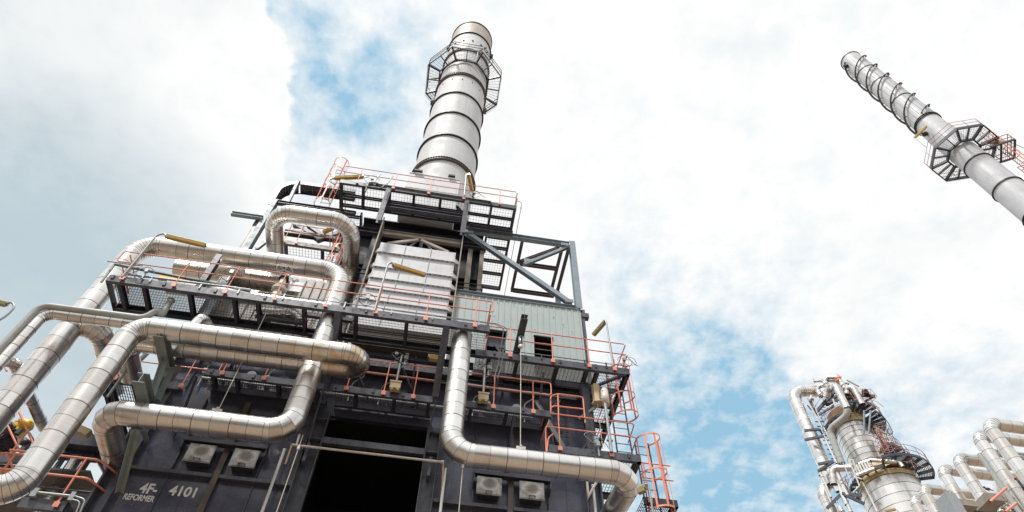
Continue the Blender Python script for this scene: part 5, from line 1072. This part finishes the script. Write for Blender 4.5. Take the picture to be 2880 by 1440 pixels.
# bird
c = at((12,935,1010), Y=24.6); Bd = thing('bird', 'small brown bird standing on the rack beam', 'bird', c)
b = MB(); b.ball(c, .10, sc=(1.6,.8,.75)); b.ball(c+V((-.14,0,.09)), .05); b.bar(c+V((.10,0,-.01)), c+V((.28,0,-.06)), .06, .02); b.bar(c+V((-.18,0,.09)), c+V((-.22,0,.085)), .015, .015); b.bar(c+V((-.11,0,.04)), c+V((-.14,0,.08)), .07, .07)
for s_ in (-.03,.05): b.bar(c+V((s_,0,-.06)), c+V((s_,0,-.16)), .012, .012)
b.build('body', 'feather', Bd)
# ------------------------------------------------------------------ distillation column at the right
DT = 60.
def azc(deg, D=DT): return V((D*sin(R(deg)), D*cos(R(deg)), 0))
cu_, cl_ = azc(42.2), azc(42.7); rU, rL = 1.60, 2.55
K = thing('distillation_column', 'tall silver clad column in two widths with ochre bands', 'column', (cl_.x, cl_.y, GROUND))
def sheetshell(c, r, z0, z1, rows_, cols, m, nm):
    b = MB()
    for i in range(rows_):
        za = z0+(z1-z0)*i/rows_; zb = z0+(z1-z0)*(i+1)/rows_; off = random.random()
        for j in range(cols):
            b.cur = rnd(); rr = r*(1+random.uniform(-.003,.003)); u0 = random.uniform(0,30)
            for s_ in range(4):
                a = 2*pi*(j+off+s_/4)/cols; a2 = 2*pi*(j+off+(s_+1)/4)/cols; k = len(b.v)
                b.v += [V((c.x+rr*cos(a), c.y+rr*sin(a), za)), V((c.x+rr*cos(a2), c.y+rr*sin(a2), za)), V((c.x+rr*cos(a2), c.y+rr*sin(a2), zb)), V((c.x+rr*cos(a), c.y+rr*sin(a), zb))]
                b.face([k,k+1,k+2,k+3], 0, True, [(u0+s_/4,0),(u0+(s_+1)/4,0),(u0+(s_+1)/4,zb-za),(u0+s_/4,zb-za)])
        b.band((c.x,c.y), r-.02, r+.018, zb-.014, zb+.014, 48, 1)
    return b.build(nm, [m, 'seam'], K)
sheetshell(cl_, rL, 12, 35.1, 26, 14, 'clad', 'lower_shell'); sheetshell(cu_, rU, 36.4, 42.0, 9, 11, 'clad', 'upper_shell')
b = MB(); b.sect((cl_.x,cl_.y,35.1),(cl_.x,cl_.y,35.6), rL+.06, rL+.02, n=56); b.sect((cl_.x,cl_.y,35.6),(cu_.x,cu_.y,36.9), rL+.02, rU+.02, n=56); b.build('cone_band', 'ochre', K)
b = MB(); b.sect((cu_.x,cu_.y,41.9),(cu_.x,cu_.y,42.4), rU+.1, rU+.12, n=56); b.sect((cu_.x,cu_.y,42.4),(cu_.x,cu_.y,43.8), rU+.12, rU+.05, n=56); b.sect((cu_.x,cu_.y,43.8),(cu_.x,cu_.y,44.5), rU+.05, .7, n=56, cap=True); b.build('top_band', 'ochre', K)
def arcplat(label, c, ri, ro, z, a0, a1, m='steel', rail=True, nb=7):
    P = thing('column_platform', label, 'platform', (c.x, c.y, z), 'curved platforms on the silver column'); n = 16
    A = lambda t: R(a0+(a1-a0)*t)
    b = MB()
    for i in range(n): b.bar(V((c.x+ro*cos(A(i/n)), c.y+ro*sin(A(i/n)), z)), V((c.x+ro*cos(A((i+1)/n)), c.y+ro*sin(A((i+1)/n)), z)), .06, .26)
    b.build('edge_beam', m, P)
    for i in range(nb+1): b = MB(); t = A(i/nb); b.bar((c.x+ri*cos(t), c.y+ri*sin(t), z-.05), (c.x+ro*cos(t), c.y+ro*sin(t), z-.05), .12, .26); b.build('bracket', m, P)
    b = MB()
    for j in range(int((ro-ri)/.13)): b.band((c.x,c.y), ri+.05+j*.13, ri+.11+j*.13, z+.04, z+.08, n*2, 0, A(0), A(1))
    b.build('grating', 'gratedk', P)
    if rail:
        b = MB()
        for h in (.55, 1.1): b.tube([V((c.x+ro*cos(A(i/n)), c.y+ro*sin(A(i/n)), z+h)) for i in range(n+1)], .022, 5)
        hr = b.build('handrail', 'orangedull', P)
        for i in range(nb+1): b = MB(); t = A(i/nb); p_ = V((c.x+ro*cos(t), c.y+ro*sin(t), z)); b.tube([p_, p_+V((0,0,1.1))], .024, 5); b.build('post', 'orangedull', hr)
    return P
view = math.degrees(math.atan2(-cl_.y, -cl_.x))     # towards the viewer; screen right is +90 from here
arcplat('wide curved platform round the thick part of the column, left half', cl_, rL+.1, rL+.62, 35.6, view-100, view+10)
arcplat('wide curved platform round the thick part of the column, right half', cl_, rL+.1, rL+1.45, 35.9, view+10, view+110, nb=6)
arcplat('curved platform under the ochre top band, left side', cu_, rU+.1, rU+.75, 42.4, view-110, view+15)
arcplat('curved stair like platform right of the ochre top band', cu_, rU+.1, rU+1.4, 43.0, view+15, view+75, nb=4)
arcplat('lower stepped platform on the right of the slim part, near the ochre top', cu_, rU+.1, rU+1.5, 42.0, view+60, view+130, nb=5)
arcplat('small curved landing right of the slim part, above the cone', cu_, rU+.3, rU+1.6, 37.9, view+40, view+85, nb=3)
arcplat('lower of two small landings right of the slim part', cu_, rU+.5, rU+1.9, 36.9, view+75, view+120, nb=3)
def tp(x, y, D=DT): return at((11, x, y), D=D)
G3 = 'silver pipes climbing the column'
def tpipe(label, pl, r, m='clad', Rb=None, gores=6, D=58., pitch=.55, caps=(False,False), sm='seam'):
    pts = [tp(p[0], p[1], p[2] if len(p) > 2 else D) for p in pl]
    return pipe(label, pts, r, Rb or r*2.2, gores, pitch, m, group=G3, n=20, gw=.012, caps=caps)
def vert(p, dz): return p+V((0,0,dz))
def tcol(label, x, y, ztop_px, r, D=58., **k):       # vertical from the ground to a surveyed top
    a = tp(x, y, D); top = near(a, V((0,0,1)), (11,)+ztop_px); return a, top
a = tp(245, 560, 58.5); z1 = near(a, V((0,0,1)), (11,150,270))
pipe('thick silver pipe hooking over at the upper left of the column', [V((a.x,a.y,36.2)), V((z1.x,z1.y,47.6)), tp(330,205,59.5)+V((0,0,.2))], .62, 1.25, 10, .7, 'cladwhite', group=G3, n=28, gw=.014)
a = tp(385, 1080, 58.5)
pipe('thick silver pipe bulging at the bottom left of the column', [V((a.x-.0,a.y,14)), tp(380,1150,58.5), tp(375,1080,58.7), tp(430,1030,59.2)], .55, 1.0, 7, .6, 'clad', group=G3, n=24)
tpipe('dull grey pipe with a double bend crossing in front of the slim part', [(430,150,57.0),(505,150,56.8),(600,400,56.6),(425,545,57.2),(540,850,57.4)], .31, 'bare', .8, 8)
tpipe('silver pipe looping over the top of the column and ending in the grey bend', [(400,250,57.6),(420,158,57.2),(490,160,56.8),(588,352,56.55)], .34, 'cladwhite', .55, 7)
tpipe('silver pipe arching right of the column top', [(590,230,58),(590,170,58),(650,170,57.8),(725,320,57.8)], .33, 'clad', .6, 7)
tpipe('topmost silver loop with a red valve on the column', [(400,140,58.3),(375,65,58.3),(500,70,58.3)], .22, 'clad', .45, 6)
tpipe('short silver bend left of the topmost loop', [(330,210,58.2),(315,150,58.2),(400,140,58.2)], .2, 'clad', .4, 6)
tpipe('thin level pipe across the column top', [(285,105,58.6),(480,100,58.6),(520,130,58.6)], .1, 'bare', .3, 4)
tpipe('curved grey pipe above the topmost valve', [(560,130,58.8),(560,100,58.8),(600,130,58.8)], .1, 'bare', .2, 4)
for i, (p_, q_, r_) in enumerate((((350,540),(490,850),.1),((375,520),(500,860),.07),((470,880),(570,1150),.25),((440,900),(560,1230),.2),((345,930),(430,1160),.1),((420,910),(490,1110),.22),((560,1150),(640,1288),.16),((520,1240),(560,1288),.2),((475,1160),(520,1288),.08),((730,1020),(860,1288),.07),((355,1000),(420,1240),.08))):
    t_ = tp(p_[0], p_[1], 57.2); u_ = near(t_, V((0,0,-1)), (11,)+q_)
    b = MB(); b.tube([t_, V((u_.x,u_.y,u_.z))], r_, 14); b.disc(t_-V((0,0,.5)), r_*1.4, (0,0,1), .06, 14)
    tag(b.build('riser_pipe', 'cladwhite' if i % 2 else 'clad'), 'narrow upright pipe among the bundle left of the column', 'pipe', 'narrow upright pipes left of the column')
tpipe('banded pipe elbowing right into the cone of the column', [(470,1040,57),(445,895,57),(640,890,57)], .3, 'clad', .5, 6)
tpipe('thin pipe hooking round left of the banded elbow', [(345,960,57.4),(335,905,57.4),(410,900,57.4)], .14, 'bare', .3, 5)
tpipe('long slanted pipe laid across the cone of the column', [(700,855,56.8),(800,820,56.8),(1060,835,56.8),(1095,880,56.8)], .16, 'clad', .3, 5)
tpipe('stout level header with small stubs above the wide platform', [(680,955,56.6),(835,895,56.6)], .14, 'cladwhite', .3, 4, caps=(True,True))
b = MB()
for k in range(5): p_ = tp(705+k*24, 930-k*9, 56.6); b.tube([p_, p_+V((0,0,.8))], .08, 8)
tag(b.build('pipe_stubs', 'whitecool'), 'row of short white stubs on the level header', 'fitting')
T = thing('steel_frame', 'light grey bracing of thin bars on the front of the column', 'steel frame', tp(650,900,56.5))
for p_, q_, w_ in (((605,820),(700,1050),.09),((640,815),(690,960),.06),((550,840),(630,1030),.06),((650,965),(720,990),.08),((640,1110),(700,1050),.07),((230,280),(360,520),.09),((275,280),(330,420),.06),((460,265),(480,330),.1),((380,360),(480,300),.08),((605,820),(650,815),.06)):
    b = MB(); b.bar(tp(*p_,56.5), tp(*q_,56.5), w_, w_); b.build('bar', 'whitecool', T)
for pl, lab in ((((200,550),(340,540),(375,600),(205,635)),'upper dark bracket clasping the thick left pipe'),(((325,855),(465,830),(400,870),(325,920)),'middle dark bracket on the pipes left of the column'),(((405,1255),(540,1120),(720,1140),(560,1130),(745,1215)),'lowest dark bracket reaching from the pipes to the column')):
    T = thing('pipe_bracket', lab, 'bracket', tp(*pl[0],57), 'dark brackets left of the column')
    for i in range(len(pl)-1): b = MB(); b.bar(tp(*pl[i],57), tp(*pl[i+1],57.3), .16, .24); b.build('beam', 'steelb', T)
T = thing('steel_frame', 'dark platforms and beams at the very top of the column', 'steel frame', tp(600,300,58))
for p_, q_, w_ in (((300,390),(480,190),.22),((330,410),(470,330),.12),((480,190),(640,215),.2),((560,300),(650,230),.2),((440,280),(530,200),.14),((720,230),(840,240),.22),((740,290),(840,240),.12),((690,390),(755,335),.2),((640,215),(650,300),.16),((400,300),(520,270),.14)):
    b = MB(); b.bar(tp(*p_,58.4), tp(*q_,58.4), w_, w_*1.3); b.build('beam', 'steel', T)
for k, (p_, q_, c_) in enumerate((((310,400),(470,210),(430,330)),((560,290),(640,220),(600,240)))):
    b = MB()
    for i in range(10): f = i/9; b.bar(tp(p_[0],p_[1],58.4).lerp(tp(q_[0],q_[1],58.4),f), tp(p_[0]+60,p_[1]+15,59).lerp(tp(q_[0]+40,q_[1]+20,59),f), .05, .05)
    b.build('grating', 'gratedk', T)
# orange rails and ladders at the column
T = thing('caged_ladder', 'orange caged ladder up the right side of the slim column part', 'ladder', tp(920,760,57.5), 'caged ladders')
b = MB()
for p_, q_ in (((840,540),(930,750)),((870,530),(975,750))): b.tube([tp(*p_,57.5), tp(*q_,57.5)], .05, 6)
b.build('stiles', 'orangedull', T); b = MB()
for i in range(14): f = i/13; b.tube([tp(840+90*f,540+210*f,57.5), tp(870+105*f,530+220*f,57.5)], .03, 5)
b.build('rungs', 'orangedull', T)
for i in range(6):
    f = i/5; b = MB(); c = tp(885+100*f,540+210*f,57.2); b.tube([c+V((.75*cos(R(view+20+t)),.75*sin(R(view+20+t)),0)) for t in range(-120,130,20)], .022, 5); b.build('cage_hoop', 'orangedull', T)
for t in (-70,-20,30,80): a_ = V((.75*cos(R(view+20+t)),.75*sin(R(view+20+t)),0)); b = MB(); b.tube([tp(885,540,57.2)+a_, tp(985,750,57.2)+a_], .022, 5); b.build('cage_strip', 'orangedull', T)
T = thing('ladder_cage', 'dark hooped ladder cage on the right edge of the column', 'ladder', tp(960,560,58.5), 'dark hooped cages')
b = MB(); pl = [tp(x,y,58.5) for x,y in ((880,380),(920,430),(960,480),(1005,575),(965,590),(950,540))]; b.tube(fillet(pl,.3), .04, 5); b.tube([p_+V((-.3,.3,.2)) for p_ in pl], .03, 5); b.build('hoops', 'steel', T)
T = thing('ladder_cage', 'dark hooped ladder cage beside the lower small landing', 'ladder', tp(1100,760,58.5), 'dark hooped cages')
b = MB(); pl = [tp(x,y,58.5) for x,y in ((1040,700),(1075,690),(1110,730),(1165,775),(1195,840),(1190,870))]; b.tube(fillet(pl,.3), .04, 5); b.tube([p_+V((-.35,.3,.15)) for p_ in pl], .03, 5); b.tube([p_+V((-.6,.3,-.2)) for p_ in pl], .03, 5); b.build('hoops', 'steel', T)
for k, (z_, a0_, a1_, ro_) in enumerate(((45.3, -60, 60, 1.3),(46.6, -20, 80, 1.2))):
    P_ = arcplat(('upper small curved platform on the column top, among the loops','highest small curved platform on the column top')[k], cu_, .5, ro_, z_, view+a0_, view+a1_, nb=4)
for k in range(9):
    p_ = tp(300+k*18, 470+k*42, 57.9); b = MB(); b.bar(p_, p_+V((.9,-.1,.05)), .07, .09); tag(b.build('pipe_clamp', 'steel'), 'small dark clamp between the column and its left pipes', 'clamp', 'clamps left of the column')
T = thing('railing', 'tangle of orange rails round the top of the column', 'railing', tp(500,350,57.5))
for pl in (((340,440),(460,350),(560,310),(690,290)),((350,470),(470,385),(600,345)),((460,345),(470,400)),((560,310),(565,350)),((380,415),(400,470)),((700,175),(800,175),(860,240),(790,310)),((690,200),(790,205),(850,265)),((650,260),(770,265),(860,290),(920,340)),((640,290),(760,300),(880,345)),((300,255),(385,180)),((300,330),(400,170)),((800,175),(800,220)),((730,170),(740,230)),((520,140),(530,190)),((285,75),(290,120),(370,85))):
    b = MB(); b.tube([tp(*p_,57.6) for p_ in pl], .024, 5); b.build('rail', 'orangedull', T)
T = thing('railing', 'orange rails over the wide platform of the column', 'railing', tp(700,960,57))
for pl in (((520,1000),(640,930),(720,880)),((530,1030),(650,960),(735,900)),((560,960),(600,1040)),((620,930),(650,1010)),((980,830),(1080,830),(1200,840)),((990,860),(1050,860),(1090,915)),((920,860),(960,930)),((1170,840),(1205,900)),((700,890),(900,860),(980,830)),((1200,850),(1290,885),(1285,910)),((780,960),(800,900))):
    b = MB(); b.tube([tp(*p_,56.9) for p_ in pl], .026, 5); b.build('rail', 'orangedull', T)
def tiny(nm, lab, cat, fn, m, grp=None): b = MB(); fn(b); tag(b.build(nm, m), lab, cat, grp)
tiny('relief_valve', 'red and yellow relief valve on the topmost column loop', 'valve', lambda b: (b.sect(tp(500,90,58), tp(520,62,58), .26, .22, n=12, cap=True), b.sect(tp(510,70,58), tp(500,38,58), .12, .08, n=10, cap=True), b.disc(tp(505,95,58), .3, (.3,0,-1), .1, 12)), 'orange')
tiny('valve_body', 'silver valve stack below the topmost loop', 'valve', lambda b: [b.sect(tp(x,y,57.9), tp(x+14,y+30,57.9), r_, r_*.8, n=12, cap=True) for x,y,r_ in ((525,95,.2),(540,125,.28),(555,150,.22),(385,110,.28),(395,130,.22),(325,190,.26),(340,215,.3))], 'clad')
tiny('motor', 'dark round motor at the top right of the column', 'motor', lambda b: (b.ball(tp(750,200,58), .32), b.sect(tp(735,190,58), tp(775,215,58), .2, .2, n=12, cap=True)), 'maroon')
lamp('slanted strip light above the column top', tp(590,95,58.5), tp(690,148,58.5), None, 'amberdim', .22, .14)
lamp('slanted strip light beside the column ladder', tp(840,520,57.3), tp(940,580,57.3), None, 'amberdim', .26, .16)
lamp('strip light low on the thick part of the column', tp(935,1275,56), tp(1020,1260,56), [tp(1060,1300,56), tp(1045,1275,56), tp(1020,1260,56)], 'amberdim', .2, .14)
T = thing('knee_braces', 'pair of grey legs under the stair like platform', 'support', tp(740,570,57.5))
for x in (742, 800): b = MB(); b.bar(tp(x,370,57.6), tp(x if x < 790 else 785,575,57.8), .13, .13); b.build('leg', 'bluest', T)
# equipment bundle between ladder and platforms on the column
T = thing('instrument_bundle', 'silver valves and small pipes beside the column ladder', 'instruments', tp(960,700,58))
random.seed(11)
for k in range(14):
    x = 880+random.uniform(0,110); y = 590+(x-880)*1.1+random.uniform(-50,50); p_ = tp(x,y,57.8+random.uniform(0,1)); b = MB(); b.tube([p_, p_+V((random.uniform(-.3,.3), random.uniform(-.3,.3), random.uniform(.3,1.2)))], random.uniform(.06,.16), 8); b.build('small_pipe', random.choice(['cladwhite','steel','clad','strake','seam']), T)
for k in range(12):
    x = 240+random.uniform(0,90); y = 290+(x-240)*1.4+random.uniform(-30,50); p_ = tp(x,y,58.2+random.uniform(0,.6)); b = MB(); b.tube([p_, p_+V((random.uniform(-.3,.3), random.uniform(-.3,.3), random.uniform(.2,1.0)))], random.uniform(.05,.13), 8); b.build('small_pipe', random.choice(['cladwhite','steel','clad','strake']), T)
